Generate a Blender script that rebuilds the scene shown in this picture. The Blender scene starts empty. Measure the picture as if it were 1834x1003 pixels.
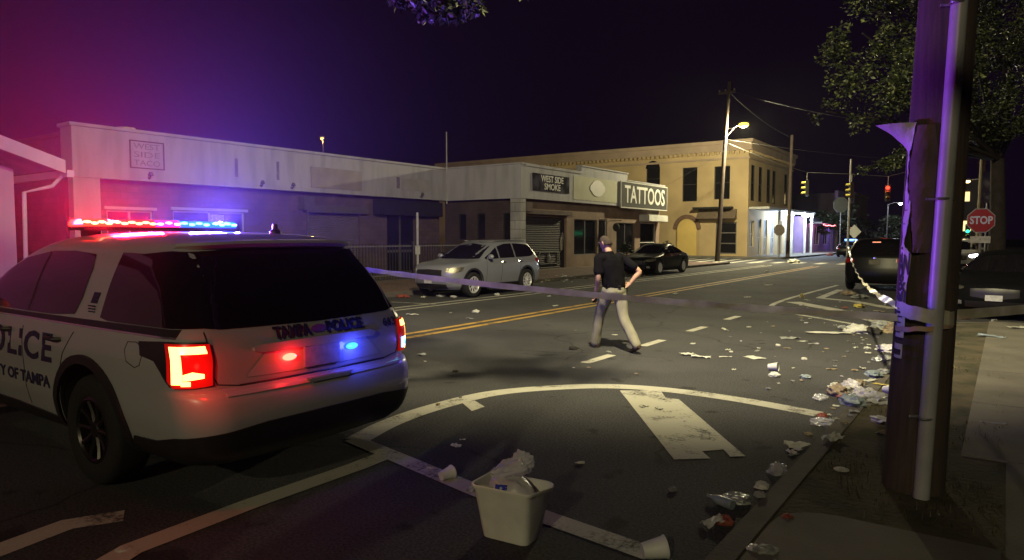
import bpy, bmesh, math, random
from mathutils import Vector, Matrix, noise
random.seed(7)
PI = math.pi
scene = bpy.context.scene
col = scene.collection
# ---------------------------------------------------------------- camera
FPX, CX, CY, CAMH = 1250.0, 917.0, 501.5, 1.72
PITCH = math.atan((501.5-425)/FPX); YAW = math.radians(35.3)
cam_d = bpy.data.cameras.new("camera"); cam = bpy.data.objects.new("camera", cam_d); col.objects.link(cam)
cam_d.sensor_width = 36; cam_d.lens = 36*FPX/1834; cam_d.clip_start = .05; cam_d.clip_end = 2000
cam.location = (0, 0, CAMH); cam.rotation_euler = (PI/2-PITCH, 0, YAW)
scene.camera = cam
# ---------------------------------------------------------------- world (night sky over a town)
world = bpy.data.worlds.new("World"); scene.world = world; world.use_nodes = True
wt = world.node_tree; wt.nodes.clear()
sky = wt.nodes.new('ShaderNodeTexSky'); sky.sky_type = 'NISHITA'; sky.sun_disc = False
sky.sun_elevation = math.radians(-9); sky.sun_rotation = math.radians(200)
b1 = wt.nodes.new('ShaderNodeBackground'); b1.inputs['Strength'].default_value = .05
wt.links.new(sky.outputs[0], b1.inputs['Color'])
b2 = wt.nodes.new('ShaderNodeBackground'); b2.inputs['Color'].default_value = (.48, .10, .95, 1); b2.inputs['Strength'].default_value = .0055
ad = wt.nodes.new('ShaderNodeAddShader'); wo = wt.nodes.new('ShaderNodeOutputWorld')
wt.links.new(b1.outputs[0], ad.inputs[0]); wt.links.new(b2.outputs[0], ad.inputs[1]); wt.links.new(ad.outputs[0], wo.inputs['Surface'])
vs = scene.view_settings; vs.view_transform = 'Standard'; vs.look = 'None'; vs.gamma = 1; vs.use_curve_mapping = False; vs.exposure = 0
scene.render.engine = 'CYCLES'
cy = scene.cycles; cy.max_bounces = 5; cy.diffuse_bounces = 2; cy.glossy_bounces = 3; cy.transmission_bounces = 4; cy.transparent_max_bounces = 12
cy.volume_bounces = 0; cy.use_denoising = True; cy.sample_clamp_indirect = 3; cy.caustics_reflective = False; cy.caustics_refractive = False
cy.use_adaptive_sampling = True; cy.adaptive_threshold = .02
# lamp settings tuned against the photograph
LAMP_COL = (1.0, .88, .50)
P_NEAR, P_BACK, P_FAR = 11000, 3100, 13500
P_RED, P_BLUE = 300, 470
HAZE, GLOW_DENSITY = .0001, .0095  # densities of the two volumes added for glow

def at(u, v, z=0.0):
    """the point of the plane at height z that stands at pixel u,v of the 1834x1003 photograph"""
    F = Vector((-math.sin(YAW)*math.cos(PITCH), math.cos(YAW)*math.cos(PITCH), -math.sin(PITCH)))
    Rr = Vector((math.cos(YAW), math.sin(YAW), 0)); U = Rr.cross(F)
    d = F + Rr*((u-CX)/FPX) - U*((v-CY)/FPX)
    t = (z-CAMH)/d.z
    return Vector((d.x*t, d.y*t, z))

# ---------------------------------------------------------------- materials
MATS = {}
def mat(name, c, rough=.6, metal=0, var=.25, scale=6, bump=0, bscale=None, spec=.5, trans=0, alpha=1, coat=0, c2=None, ramp=(.35, .7), detail=6):
    if name in MATS: return MATS[name]
    m = bpy.data.materials.new(name); m.use_nodes = True; t = m.node_tree; n = t.nodes
    p = n['Principled BSDF']
    p.inputs['Roughness'].default_value = rough; p.inputs['Metallic'].default_value = metal
    p.inputs['Specular IOR Level'].default_value = spec
    p.inputs['Transmission Weight'].default_value = trans; p.inputs['Alpha'].default_value = alpha
    p.inputs['Coat Weight'].default_value = coat
    tc = n.new('ShaderNodeTexCoord'); nz = n.new('ShaderNodeTexNoise'); nz.inputs['Scale'].default_value = scale; nz.inputs['Detail'].default_value = detail
    t.links.new(tc.outputs['Object'], nz.inputs['Vector'])
    r = n.new('ShaderNodeValToRGB'); r.color_ramp.elements[0].position = ramp[0]; r.color_ramp.elements[1].position = ramp[1]
    a = tuple(x*(1-var) for x in c) if c2 is None else c2
    r.color_ramp.elements[0].color = (*a, 1); r.color_ramp.elements[1].color = (*c, 1)
    t.links.new(nz.outputs['Fac'], r.inputs['Fac']); t.links.new(r.outputs['Color'], p.inputs['Base Color'])
    if bump:
        nb = n.new('ShaderNodeTexNoise'); nb.inputs['Scale'].default_value = bscale or scale*6; nb.inputs['Detail'].default_value = 8
        t.links.new(tc.outputs['Object'], nb.inputs['Vector'])
        b = n.new('ShaderNodeBump'); b.inputs['Strength'].default_value = bump; b.inputs['Distance'].default_value = .02
        t.links.new(nb.outputs['Fac'], b.inputs['Height']); t.links.new(b.outputs['Normal'], p.inputs['Normal'])
    MATS[name] = m
    return m
def emat(name, c, s):
    if name in MATS: return MATS[name]
    m = bpy.data.materials.new(name); m.use_nodes = True
    p = m.node_tree.nodes['Principled BSDF']; p.inputs['Base Color'].default_value = (*[min(.8, x*.5) for x in c], 1)
    p.inputs['Emission Color'].default_value = (*c, 1); p.inputs['Emission Strength'].default_value = s; p.inputs['Roughness'].default_value = .2
    m.cycles.emission_sampling = 'NONE'
    MATS[name] = m
    return m
def brickmat(name, c, mortar, w=.4, h=.2, bump=.4, axis='x', rough=.85):
    if name in MATS: return MATS[name]
    m = bpy.data.materials.new(name); m.use_nodes = True; t = m.node_tree; n = t.nodes; p = n['Principled BSDF']; p.inputs['Roughness'].default_value = rough
    tc = n.new('ShaderNodeTexCoord'); sp = n.new('ShaderNodeSeparateXYZ'); cb = n.new('ShaderNodeCombineXYZ'); sm = n.new('ShaderNodeMath'); sm.operation = 'ADD'
    t.links.new(tc.outputs['Object'], sp.inputs[0]); t.links.new(sp.outputs['X'], sm.inputs[0]); t.links.new(sp.outputs['Y'], sm.inputs[1])
    t.links.new(sm.outputs[0], cb.inputs['X']); t.links.new(sp.outputs['Z'], cb.inputs['Y'])
    if axis == 'ground':
        t.links.new(sp.outputs['X'], cb.inputs['X']); t.links.new(sp.outputs['Y'], cb.inputs['Y'])
    br = n.new('ShaderNodeTexBrick'); br.inputs['Scale'].default_value = 1; br.inputs['Brick Width'].default_value = w; br.inputs['Row Height'].default_value = h
    br.inputs['Mortar Size'].default_value = .012; br.inputs['Color1'].default_value = (*c, 1); br.inputs['Color2'].default_value = (*[x*.8 for x in c], 1); br.inputs['Mortar'].default_value = (*mortar, 1)
    t.links.new(cb.outputs[0], br.inputs['Vector'])
    nz = n.new('ShaderNodeTexNoise'); nz.inputs['Scale'].default_value = 1.3; nz.inputs['Detail'].default_value = 7; t.links.new(tc.outputs['Object'], nz.inputs['Vector'])
    mr = n.new('ShaderNodeMapRange'); mr.inputs[1].default_value = .3; mr.inputs[2].default_value = .7; mr.inputs[3].default_value = .65; mr.inputs[4].default_value = 1.1
    t.links.new(nz.outputs['Fac'], mr.inputs[0])
    mx = n.new('ShaderNodeVectorMath'); mx.operation = 'SCALE'; t.links.new(br.outputs['Color'], mx.inputs[0]); t.links.new(mr.outputs[0], mx.inputs['Scale'])
    t.links.new(mx.outputs[0], p.inputs['Base Color'])
    b = n.new('ShaderNodeBump'); b.inputs['Strength'].default_value = bump; b.inputs['Distance'].default_value = .01; b.invert = True
    t.links.new(br.outputs['Fac'], b.inputs['Height']); t.links.new(b.outputs['Normal'], p.inputs['Normal'])
    MATS[name] = m
    return m

# ---------------------------------------------------------------- mesh helpers
class MB:
    def __init__(s): s.v = []; s.f = []
    def add(s, vs_, fs):
        o = len(s.v); s.v += [tuple(x) for x in vs_]; s.f += [tuple(i+o for i in q) for q in fs]; return s
    def box(s, a, b):
        x0, y0, z0 = a; x1, y1, z1 = b
        return s.add([(x0,y0,z0),(x1,y0,z0),(x1,y1,z0),(x0,y1,z0),(x0,y0,z1),(x1,y0,z1),(x1,y1,z1),(x0,y1,z1)],
                     [(0,3,2,1),(4,5,6,7),(0,1,5,4),(1,2,6,5),(2,3,7,6),(3,0,4,7)])
    def tube(s, pts, rad, n=10, cap=True):
        pts = [Vector(p) for p in pts]; rad = rad if isinstance(rad, (list, tuple)) else [rad]*len(pts)
        vs_ = []; up = Vector((0,0,1)); prev = None
        for i, p in enumerate(pts):
            d = (pts[min(i+1, len(pts)-1)] - pts[max(i-1, 0)]).normalized()
            if prev is None:
                a = d.orthogonal().normalized()
            else:
                a = (prev - d*prev.dot(d)).normalized()
            prev = a; b = d.cross(a)
            for k in range(n):
                t = 2*PI*k/n; vs_.append(p + (a*math.cos(t)+b*math.sin(t))*rad[i])
        fs = []
        for i in range(len(pts)-1):
            for k in range(n):
                fs.append((i*n+k, i*n+(k+1)%n, (i+1)*n+(k+1)%n, (i+1)*n+k))
        if cap: fs.append(tuple(range(n-1, -1, -1))); fs.append(tuple((len(pts)-1)*n+k for k in range(n)))
        return s.add(vs_, fs)
    def lathe(s, prof, n=24, M=None, closed=False):
        M = M or Matrix(); vs_ = []; fs = []
        for r, z in prof:
            for k in range(n):
                t = 2*PI*k/n; vs_.append(M @ Vector((r*math.cos(t), r*math.sin(t), z)))
        m = len(prof)
        for i in range(m-1 if not closed else m):
            j = (i+1) % m
            for k in range(n): fs.append((i*n+k, i*n+(k+1)%n, j*n+(k+1)%n, j*n+k))
        return s.add(vs_, fs)
    def prism(s, poly, d, M=None):
        """poly in local xy, extruded along local z by d"""
        M = M or Matrix(); n = len(poly)
        vs_ = [M @ Vector((x, y, 0)) for x, y in poly] + [M @ Vector((x, y, d)) for x, y in poly]
        fs = [tuple(range(n-1, -1, -1)), tuple(range(n, 2*n))] + [(k, (k+1)%n, n+(k+1)%n, n+k) for k in range(n)]
        return s.add(vs_, fs)
    def sph(s, c, r, n=10, m=7, sc=(1,1,1)):
        c = Vector(c); prof = []
        vs_ = [c+Vector((0,0,-r*sc[2]))]
        for i in range(1, m):
            a = -PI/2+PI*i/m
            for k in range(n):
                t = 2*PI*k/n; vs_.append(c+Vector((r*math.cos(a)*math.cos(t)*sc[0], r*math.cos(a)*math.sin(t)*sc[1], r*math.sin(a)*sc[2])))
        vs_.append(c+Vector((0,0,r*sc[2]))); fs = []
        for k in range(n): fs.append((0, 1+(k+1)%n, 1+k)); fs.append((len(vs_)-1, 1+(m-2)*n+k, 1+(m-2)*n+(k+1)%n))
        for i in range(m-2):
            for k in range(n): fs.append((1+i*n+k, 1+i*n+(k+1)%n, 1+(i+1)*n+(k+1)%n, 1+(i+1)*n+k))
        return s.add(vs_, fs)
    def grid(s, P, nu, nv, flip=False):
        """P(i,j) -> point"""
        vs_ = [P(i, j) for i in range(nu+1) for j in range(nv+1)]; w = nv+1; fs = []
        for i in range(nu):
            for j in range(nv):
                q = (i*w+j, (i+1)*w+j, (i+1)*w+j+1, i*w+j+1); fs.append(q[::-1] if flip else q)
        return s.add(vs_, fs)
    def build(s, name, m, parent=None, smooth=False, bevel=0, ang=35, fixn=True):
        me = bpy.data.meshes.new(name); me.from_pydata(s.v, [], s.f); me.materials.append(m)
        if fixn or bevel:
            bm = bmesh.new(); bm.from_mesh(me)
            if fixn: bmesh.ops.recalc_face_normals(bm, faces=bm.faces)
            if bevel:
                es = [e for e in bm.edges if len(e.link_faces) == 2 and e.calc_face_angle(0) > .5]
                bmesh.ops.bevel(bm, geom=es, offset=bevel, segments=2, affect='EDGES', clamp_overlap=True)
            bm.to_mesh(me); bm.free()
        if smooth or bevel:
            me.shade_smooth(); me.set_sharp_from_angle(angle=math.radians(ang))
        return link(name, me, parent)
def link(name, me, parent=None):
    o = bpy.data.objects.new(name, me); col.objects.link(o)
    if parent: o.parent = parent
    return o
def tag(o, label, cat, group=None):
    o['label'] = label; o['category'] = cat
    if group: o['group'] = group
    return o
def struct(o): o['kind'] = 'structure'; return o
def thing(name, label, cat, loc=(0,0,0), rz=0, group=None):
    o = bpy.data.objects.new(name, None); col.objects.link(o); o.location = loc; o.rotation_euler = (0,0,rz)
    return tag(o, label, cat, group)
def copy_tree(o, parent=None):
    c = o.copy(); col.objects.link(c); c.parent = parent
    for ch in list(o.children): copy_tree(ch, c)
    return c
def text_mesh(txt, size, width=None, depth=.004, sx=1.0, spacing=1.0, bold=0):
    cu = bpy.data.curves.new('lettering', 'FONT'); cu.body = txt; cu.size = size; cu.align_x = 'CENTER'; cu.align_y = 'CENTER'
    cu.extrude = depth; cu.space_character = spacing; cu.offset = bold; cu.resolution_u = 3
    o = bpy.data.objects.new('lettering', cu); col.objects.link(o)
    dg = bpy.context.evaluated_depsgraph_get(); dg.update()
    me = bpy.data.meshes.new_from_object(o.evaluated_get(dg)); bpy.data.objects.remove(o); bpy.data.curves.remove(cu)
    if width:
        xs = [v.co.x for v in me.vertices]; w = max(xs)-min(xs); k = width/w
        for v in me.vertices: v.co.x *= k
    return me
def lettering(txt, size, M, m, parent, width=None, depth=.004, spacing=1.0, bold=0, name='lettering', fn=None):
    me = text_mesh(txt, size, width, depth, spacing=spacing, bold=bold)
    if fn:
        for v in me.vertices: v.co = Vector(fn(v.co))
    else: me.transform(M)
    me.materials.clear(); me.materials.append(m)
    return link(name, me, parent)
def frame_M(o, xd, yd):
    """matrix: local x -> xd, local y -> yd, origin o"""
    xd = Vector(xd).normalized(); yd = Vector(yd).normalized(); zd = xd.cross(yd)
    M = Matrix((xd, yd, zd)).transposed().to_4x4(); M.translation = Vector(o); return M
# ================================================================ SETTING: ground
def asphaltmat():
    m = mat('asphalt', (.066,.065,.071), rough=.88, var=.5, scale=.55, bump=.7, bscale=120, c2=(.038,.037,.042), ramp=(.3,.72), spec=.3, detail=10)
    t = m.node_tree; n = t.nodes; p = n['Principled BSDF']; tc = [x for x in n if x.type == 'TEX_COORD'][0]
    base = p.inputs['Base Color'].links[0].from_socket
    def mr(src, a, b, c, d):
        r = n.new('ShaderNodeMapRange'); r.inputs[1].default_value = a; r.inputs[2].default_value = b; r.inputs[3].default_value = c; r.inputs[4].default_value = d; t.links.new(src, r.inputs[0]); return r.outputs[0]
    ag = n.new('ShaderNodeTexNoise'); ag.inputs['Scale'].default_value = 55; ag.inputs['Detail'].default_value = 3; t.links.new(tc.outputs['Object'], ag.inputs['Vector'])
    s1 = mr(ag.outputs['Fac'], .35, .68, .55, 1.55)
    dn = n.new('ShaderNodeTexNoise'); dn.inputs['Scale'].default_value = 1.1; dn.inputs['Detail'].default_value = 5; t.links.new(tc.outputs['Object'], dn.inputs['Vector'])
    mixv = n.new('ShaderNodeMix'); mixv.data_type = 'VECTOR'; mixv.inputs[0].default_value = .35; t.links.new(tc.outputs['Object'], mixv.inputs[4]); t.links.new(dn.outputs['Color'], mixv.inputs[5])
    vo = n.new('ShaderNodeTexVoronoi'); vo.feature = 'DISTANCE_TO_EDGE'; vo.inputs['Scale'].default_value = .62; t.links.new(mixv.outputs[1], vo.inputs['Vector'])
    s2 = mr(vo.outputs['Distance'], .0, .010, .35, 1.0)
    pn = n.new('ShaderNodeTexNoise'); pn.inputs['Scale'].default_value = .23; t.links.new(tc.outputs['Object'], pn.inputs['Vector'])
    msk = mr(pn.outputs['Fac'], .50, .56, 1.0, 0.0)
    mx = n.new('ShaderNodeMath'); mx.operation = 'MAXIMUM'; t.links.new(s2, mx.inputs[0]); t.links.new(msk, mx.inputs[1])
    ml = n.new('ShaderNodeMath'); ml.operation = 'MULTIPLY'; t.links.new(s1, ml.inputs[0]); t.links.new(mx.outputs[0], ml.inputs[1])
    st_ = n.new('ShaderNodeTexNoise'); st_.inputs['Scale'].default_value = 2.3; st_.inputs['Detail'].default_value = 2; t.links.new(tc.outputs['Object'], st_.inputs['Vector'])
    s3 = mr(st_.outputs['Fac'], .66, .72, 1.0, .45)
    m3 = n.new('ShaderNodeMath'); m3.operation = 'MULTIPLY'; t.links.new(ml.outputs[0], m3.inputs[0]); t.links.new(s3, m3.inputs[1])
    vm = n.new('ShaderNodeVectorMath'); vm.operation = 'SCALE'; t.links.new(base, vm.inputs[0]); t.links.new(m3.outputs[0], vm.inputs['Scale']); t.links.new(vm.outputs[0], p.inputs['Base Color'])
    return m
asphalt = asphaltmat()
concrete = mat('sidewalk_concrete', (.17,.155,.13), rough=.9, var=.35, scale=1.7, bump=.4, bscale=60)
kerbm = mat('kerb_concrete', (.12,.105,.09), rough=.9, var=.4, scale=3, bump=.4, bscale=50)
dirt = mat('verge_dirt', (.085,.068,.04), rough=1, var=.5, scale=2.6, bump=.9, bscale=25, c2=(.03,.03,.014), ramp=(.38,.62))
paver = brickmat('red_paver', (.16,.085,.07), (.06,.05,.045), .24, .12, axis='ground')
def paint(name, c):
    if name in MATS: return MATS[name]
    m = bpy.data.materials.new(name); m.use_nodes = True; t = m.node_tree; n = t.nodes; p = n['Principled BSDF']; p.inputs['Roughness'].default_value = .75
    tc = n.new('ShaderNodeTexCoord'); nz = n.new('ShaderNodeTexNoise'); nz.inputs['Scale'].default_value = 2.2; nz.inputs['Detail'].default_value = 12; nz.inputs['Roughness'].default_value = .72
    t.links.new(tc.outputs['Object'], nz.inputs['Vector'])
    r = n.new('ShaderNodeValToRGB'); e = r.color_ramp.elements; e[0].position = .37; e[0].color = (.05,.046,.042,1); e[1].position = .50; e[1].color = (*c,1)
    k = e.new(.43); k.color = (*[x*.62 for x in c], 1)
    fz = n.new('ShaderNodeTexNoise'); fz.inputs['Scale'].default_value = 38; fz.inputs['Detail'].default_value = 4; t.links.new(tc.outputs['Object'], fz.inputs['Vector'])
    mm = n.new('ShaderNodeMath'); mm.operation = 'MULTIPLY_ADD'; mm.inputs[1].default_value = .34; t.links.new(fz.outputs['Fac'], mm.inputs[0])
    sb_ = n.new('ShaderNodeMath'); sb_.operation = 'SUBTRACT'; sb_.inputs[1].default_value = .155; t.links.new(nz.outputs['Fac'], sb_.inputs[0]); t.links.new(sb_.outputs[0], mm.inputs[2])
    t.links.new(mm.outputs[0], r.inputs['Fac']); t.links.new(r.outputs['Color'], p.inputs['Base Color'])
    b = n.new('ShaderNodeBump'); b.inputs['Strength'].default_value = .4; b.inputs['Distance'].default_value = .01; t.links.new(fz.outputs['Fac'], b.inputs['Height']); t.links.new(b.outputs['Normal'], p.inputs['Normal'])
    MATS[name] = m; return m
white_paint = paint('worn_white_paint', (.40,.385,.33)); yellow_paint = paint('worn_yellow_paint', (.40,.24,.05))

g = MB(); g.grid(lambda i, j: Vector((-400+i*20, -300+j*20, 0)), 40, 50)
struct(g.build('road', asphalt))
# own side: kerb, dirt verge, concrete sidewalk (all one step above the road)
def kerb_line():
    pts = [(-1.2,-12)]; pts += [(-1.2, y) for y in (-6, 0, 4, 8, 12, 14.2)]
    for k in range(1, 9):
        a = PI - k*PI/16; pts.append((.8+2*math.cos(a), 14.2+2*math.sin(a)))
    pts.append((14, 16.2)); return pts
kl = kerb_line()
def inset(pts, d):
    out = []
    for i, p in enumerate(pts):
        a = Vector(pts[max(i-1,0)]); b = Vector(pts[min(i+1,len(pts)-1)]); t = (b-a).normalized()
        out.append((p[0]+t.y*d, p[1]-t.x*d))
    return out
k2 = inset(kl, .16)
kb = MB(); n = len(kl)
prof = [(0.0,-.05),(0.012,.10),(.03,.125),(.16,.13),(.16,-.05)]
rings = [[(x, y, z) for (x, y) in inset(kl, d)] for d, z in prof]
kb.grid(lambda i, j: Vector(rings[i][j]), len(prof)-1, n-1)
struct(kb.build('kerb', kerbm, smooth=True))
vg = MB(); vs_ = [(x,y,.122) for x,y in k2]+[(14,-12,.122)]
vg.add(vs_, [tuple(range(len(vs_)))[::-1]]); struct(vg.build('verge', dirt))
sw = MB()
for k in range(14):   # sidewalk flags with joints
    y0 = -12+k*2.0; y1 = y0+1.985
    if y1 > 16: y1 = 16.0
    for (x0, x1) in ((-.22 if y0 > 5.3 else .05,1.56),(1.575,3.1)):
        sw.box((x0,y0,.1),(x1,y1,.134))
struct(sw.build('sidewalk', concrete, bevel=.004))
sl = MB()                          # walkway slab across the verge with rounded corners
pl = [(-1.02,1.5),(-1.02,3.9)]+[(-.72-.3*math.cos(a*PI/10), 3.95+.3*math.sin(a*PI/10)) for a in range(1,6)]+[(.03,4.25),(.03,1.5)]
sl.prism(pl[::-1], .035, Matrix.Translation((0,0,.1))); struct(sl.build('walkway_slab', concrete))
# far side: kerb + red paver sidewalk, shop lot
fk = MB(); fk.box((-14.62,4,-.05),(-14.45,44.6,.13)); struct(fk.build('kerb_across', kerbm, bevel=.015))
fs_ = MB(); fs_.box((-18.68,4,-.05),(-14.62,44.4,.115)); struct(fs_.build('sidewalk_across', paver))
lot = MB(); lot.box((-60,-30,-.05),(-18.69,44.4,.11)); struct(lot.build('shop_lot', concrete))
cs = MB(); cs.prism([(-60,57),(-60,140),(-14.2,140),(-14.2,59.2),(-14.6,57.8),(-15.6,57)], .17, Matrix.Translation((0,0,-.04))); struct(cs.build('far_sidewalk', concrete))
rs = MB(); rs.prism([(-1.2,33),(-1.2,140),(60,140),(60,33)][::-1], .17, Matrix.Translation((0,0,-.04))); struct(rs.build('far_side_pavement', concrete))

def strip(mb, pts, w, z=.0025):
    pts = [Vector((p[0],p[1],0)) for p in pts]; L = []; Rr = []
    for i, p in enumerate(pts):
        t = (pts[min(i+1,len(pts)-1)]-pts[max(i-1,0)]).normalized(); nn = Vector((-t.y,t.x,0))
        L.append((p+nn*w/2)+Vector((0,0,z))); Rr.append((p-nn*w/2)+Vector((0,0,z)))
    k = len(pts)
    mb.add(L+Rr, [(i, k+i, k+i+1, i+1) for i in range(k-1)])
def smooth_path(P, sub=6):
    P = [Vector(p) for p in P]; out = []
    for i in range(len(P)-1):
        p0 = P[max(i-1,0)]; p1 = P[i]; p2 = P[i+1]; p3 = P[min(i+2,len(P)-1)]
        for k in range(sub):
            t = k/sub; out.append(.5*((2*p1)+(p2-p0)*t+(2*p0-5*p1+4*p2-p3)*t*t+(3*p1-p0-3*p2+p3)*t**3))
    out.append(P[-1]); return out
mk = MB()
strip(mk, smooth_path([at(640,788),at(700,757),at(780,729),at(880,705),at(985,695),at(1090,692),at(1200,699),at(1330,717),at(1466,742)]), .23)
mk.add([p+Vector((0,0,.0045)) for p in (at(828,722),at(850,718),at(868,729),at(845,737))], [(0,1,2,3)])
struct(mk.build('curved_line', white_paint))
bar = MB(); B_ = [at(*p)+Vector((0,0,.0052)) for p in ((1110,700),(1183,700),(1192,713),(1216,716),(1335,818),(1308,819),(1296,806),(1257,809),(1272,822),(1207,824))]
bar.add(B_, [tuple(range(len(B_)))]); struct(bar.build('painted_bar', white_paint))
ln = MB(); strip(ln, [at(632,787),at(700,815),at(850,878),at(985,930),at(1165,993)], .17, .0048); struct(ln.build('stall_line', white_paint))
ln = MB(); strip(ln, [at(160,1030),at(235,985),at(450,903),at(640,836),at(700,812)], .18, .0062); struct(ln.build('stall_line', white_paint))
ln = MB(); strip(ln, [at(-40,1000),at(120,940),at(222,924)], .19, .0034); struct(ln.build('stall_line', white_paint))
for a, b in (((1043,651),(1100,635)),((1150,620),(1187,609)),((1231,594),(1265,585)),((1297,573),(1326,566))):
    pa, pb = at(*a), at(*b); c = (pa+pb)/2; d = Vector((0,1,0)); L = (pb-pa).length
    q = MB(); strip(q, [c-d*.40, c+d*.40], .15, .0034); struct(q.build('lane_dash', white_paint))
ye = MB()
for x in (-8.33,-8.66):
    strip(ye, [(x-.5*max(0,(y-10))/26, y) for y in range(-2, 46, 2)], .15, .0034)
struct(ye.build('centre_line', yellow_paint))
el = MB()
for x in (-11.68,-12.12): strip(el, [(x, y) for y in range(2, 46, 2)], .13, .0034)
strip(el, [at(700,541), at(780,545)], .10, .0048)
struct(el.build('edge_line', white_paint))
# hatched island ahead of the parked cars
isl = MB()
strip(isl, smooth_path([at(1592,592),at(1480,572),at(1400,558),at(1381,549),at(1400,539),at(1440,527),at(1500,511)], 4), .13, .0034)
strip(isl, [at(1420,541),at(1500,556),at(1590,580)], .40, .0048)
strip(isl, [at(1505,519),at(1468,534)], .22, .0034); strip(isl, [at(1468,534),at(1530,540),at(1600,553)], .3, .0048)
struct(isl.build('island_marking', white_paint))
cw = MB()
for k in range(9): strip(cw, [(-14+k*1.35, 48), (-14+k*1.35, 50.6)], .5, .0034)
for k in range(6): strip(cw, [(-14.0-k*1.2, 47), (-14.6-k*1.2, 55)], .4, .0058)
struct(cw.build('crosswalk', white_paint))

# ================================================================ BUILDINGS
def wall(mb, axis, pos, t, a0, a1, z0, z1, holes=()):
    A = sorted({a0, a1, *[h[0] for h in holes], *[h[1] for h in holes]}); Z = sorted({z0, z1, *[h[2] for h in holes], *[h[3] for h in holes]})
    A = [a for a in A if a0 <= a <= a1]; Z = [z for z in Z if z0 <= z <= z1]
    def hole(a, z): return any(h[0] < a < h[1] and h[2] < z < h[3] for h in holes)
    solid = lambda i, j: 0 <= i < len(A)-1 and 0 <= j < len(Z)-1 and not hole((A[i]+A[i+1])/2, (Z[j]+Z[j+1])/2)
    P = (lambda d, a, z: (pos-d, a, z)) if axis == 'x' else (lambda d, a, z: (a, pos+d, z))
    for i in range(len(A)-1):
        for j in range(len(Z)-1):
            if not solid(i, j): continue
            a, b, c, e = A[i], A[i+1], Z[j], Z[j+1]
            mb.add([P(0,a,c),P(0,b,c),P(0,b,e),P(0,a,e)], [(0,1,2,3)]); mb.add([P(t,a,c),P(t,b,c),P(t,b,e),P(t,a,e)], [(3,2,1,0)])
            if not solid(i-1,j): mb.add([P(0,a,c),P(0,a,e),P(t,a,e),P(t,a,c)], [(0,1,2,3)])
            if not solid(i+1,j): mb.add([P(0,b,c),P(0,b,e),P(t,b,e),P(t,b,c)], [(3,2,1,0)])
            if not solid(i,j-1): mb.add([P(0,a,c),P(0,b,c),P(t,b,c),P(t,a,c)], [(3,2,1,0)])
            if not solid(i,j+1): mb.add([P(0,a,e),P(0,b,e),P(t,b,e),P(t,a,e)], [(0,1,2,3)])
def pbox(mb, axis, pos, d0, d1, a0, a1, z0, z1):
    """box on a wall plane: from d0 to d1 outward of the plane"""
    if axis == 'x': mb.box((pos+d0,a0,z0),(pos+d1,a1,z1))
    else: mb.box((a0,pos-d1,z0),(a1,pos-d0,z1))
stucco_w = mat('white_fascia_stucco', (.43,.43,.46), rough=.9, var=.22, scale=1.6, bump=.25, bscale=18, ramp=(.32,.55), detail=9)
trim_w = mat('white_trim', (.5,.5,.48), rough=.8, var=.2, scale=2)
def streaks(m, s):
    t = m.node_tree; tc = [n for n in t.nodes if n.type == 'TEX_COORD'][0]; mp_ = t.nodes.new('ShaderNodeMapping'); mp_.inputs['Scale'].default_value = s; t.links.new(tc.outputs['Object'], mp_.inputs['Vector'])
    nz = [n for n in t.nodes if n.type == 'TEX_NOISE'][0]; t.links.new(mp_.outputs[0], nz.inputs['Vector'])
streaks(stucco_w,(1.5,1.5,.28))
brick = brickmat('painted_brick', (.15,.10,.11), (.10,.075,.08), .4, .2, .3)
brick_d = brickmat('dark_brick', (.10,.07,.07), (.06,.045,.045), .3, .1, .4)
block_w = brickmat('white_block', (.46,.46,.45), (.12,.12,.12), .9, .42, .6)
glass_d = mat('dark_glass', (.012,.012,.016), rough=.08, var=.3, scale=1, spec=.6)
frame_m = mat('grey_metal_frame', (.16,.15,.15), rough=.5, metal=.3, var=.2)
dark_m = mat('dark_recess', (.02,.018,.02), rough=.8, var=.4, scale=3)
shutter_m = mat('roller_shutter', (.20,.17,.18), rough=.55, metal=.2, var=.2, scale=2)
roof_m = mat('flat_roof', (.07,.065,.06), rough=.95, var=.3, scale=2)
def add_window(par, axis, pos, a0, a1, z0, z1, mull=(1,1), fm=None, gm=None, name='window', depth=.12, fw=.05):
    f = MB(); fm = fm or frame_m
    for (b0,b1,c0,c1) in ((a0,a1,z0,z0+fw),(a0,a1,z1-fw,z1),(a0,a0+fw,z0+fw,z1-fw),(a1-fw,a1,z0+fw,z1-fw)):
        pbox(f, axis, pos, -depth, -depth+.06, b0,b1,c0,c1)
    for k in range(1, mull[0]):
        a = a0+(a1-a0)*k/mull[0]; pbox(f, axis, pos, -depth+.003, -depth+.05, a-fw/2,a+fw/2,z0+fw,z1-fw)
    for k in range(1, mull[1]):
        z = z0+(z1-z0)*k/mull[1]; pbox(f, axis, pos, -depth+.006, -depth+.047, a0+fw,a1-fw,z-fw/2,z+fw/2)
    w = f.build(name, fm, par)
    p = MB(); pbox(p, axis, pos, -depth-.02, -depth+.01, a0+.01,a1-.01,z0+.01,z1-.01); p.build('pane', gm or glass_d, w)
    return w
def add_shutter(par, axis, pos, a0, a1, z0, z1, m=None, name='roller_door', step=.09, depth=.15):
    s = MB(); m = m or shutter_m; k = int((z1-z0)/step)
    for i in range(k):
        a = z0+i*(z1-z0)/k; b = z0+(i+1)*(z1-z0)/k
        P = (lambda d, x, z: (pos-d, x, z)) if axis == 'x' else (lambda d, x, z: (x, pos+d, z))
        s.add([P(depth,a0,a),P(depth,a1,a),P(depth-.03,a1,(a+b)/2),P(depth-.03,a0,(a+b)/2),P(depth,a1,b),P(depth,a0,b)], [(0,1,2,3),(3,2,4,5)])
    return s.build(name, m, par, fixn=False)

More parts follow.
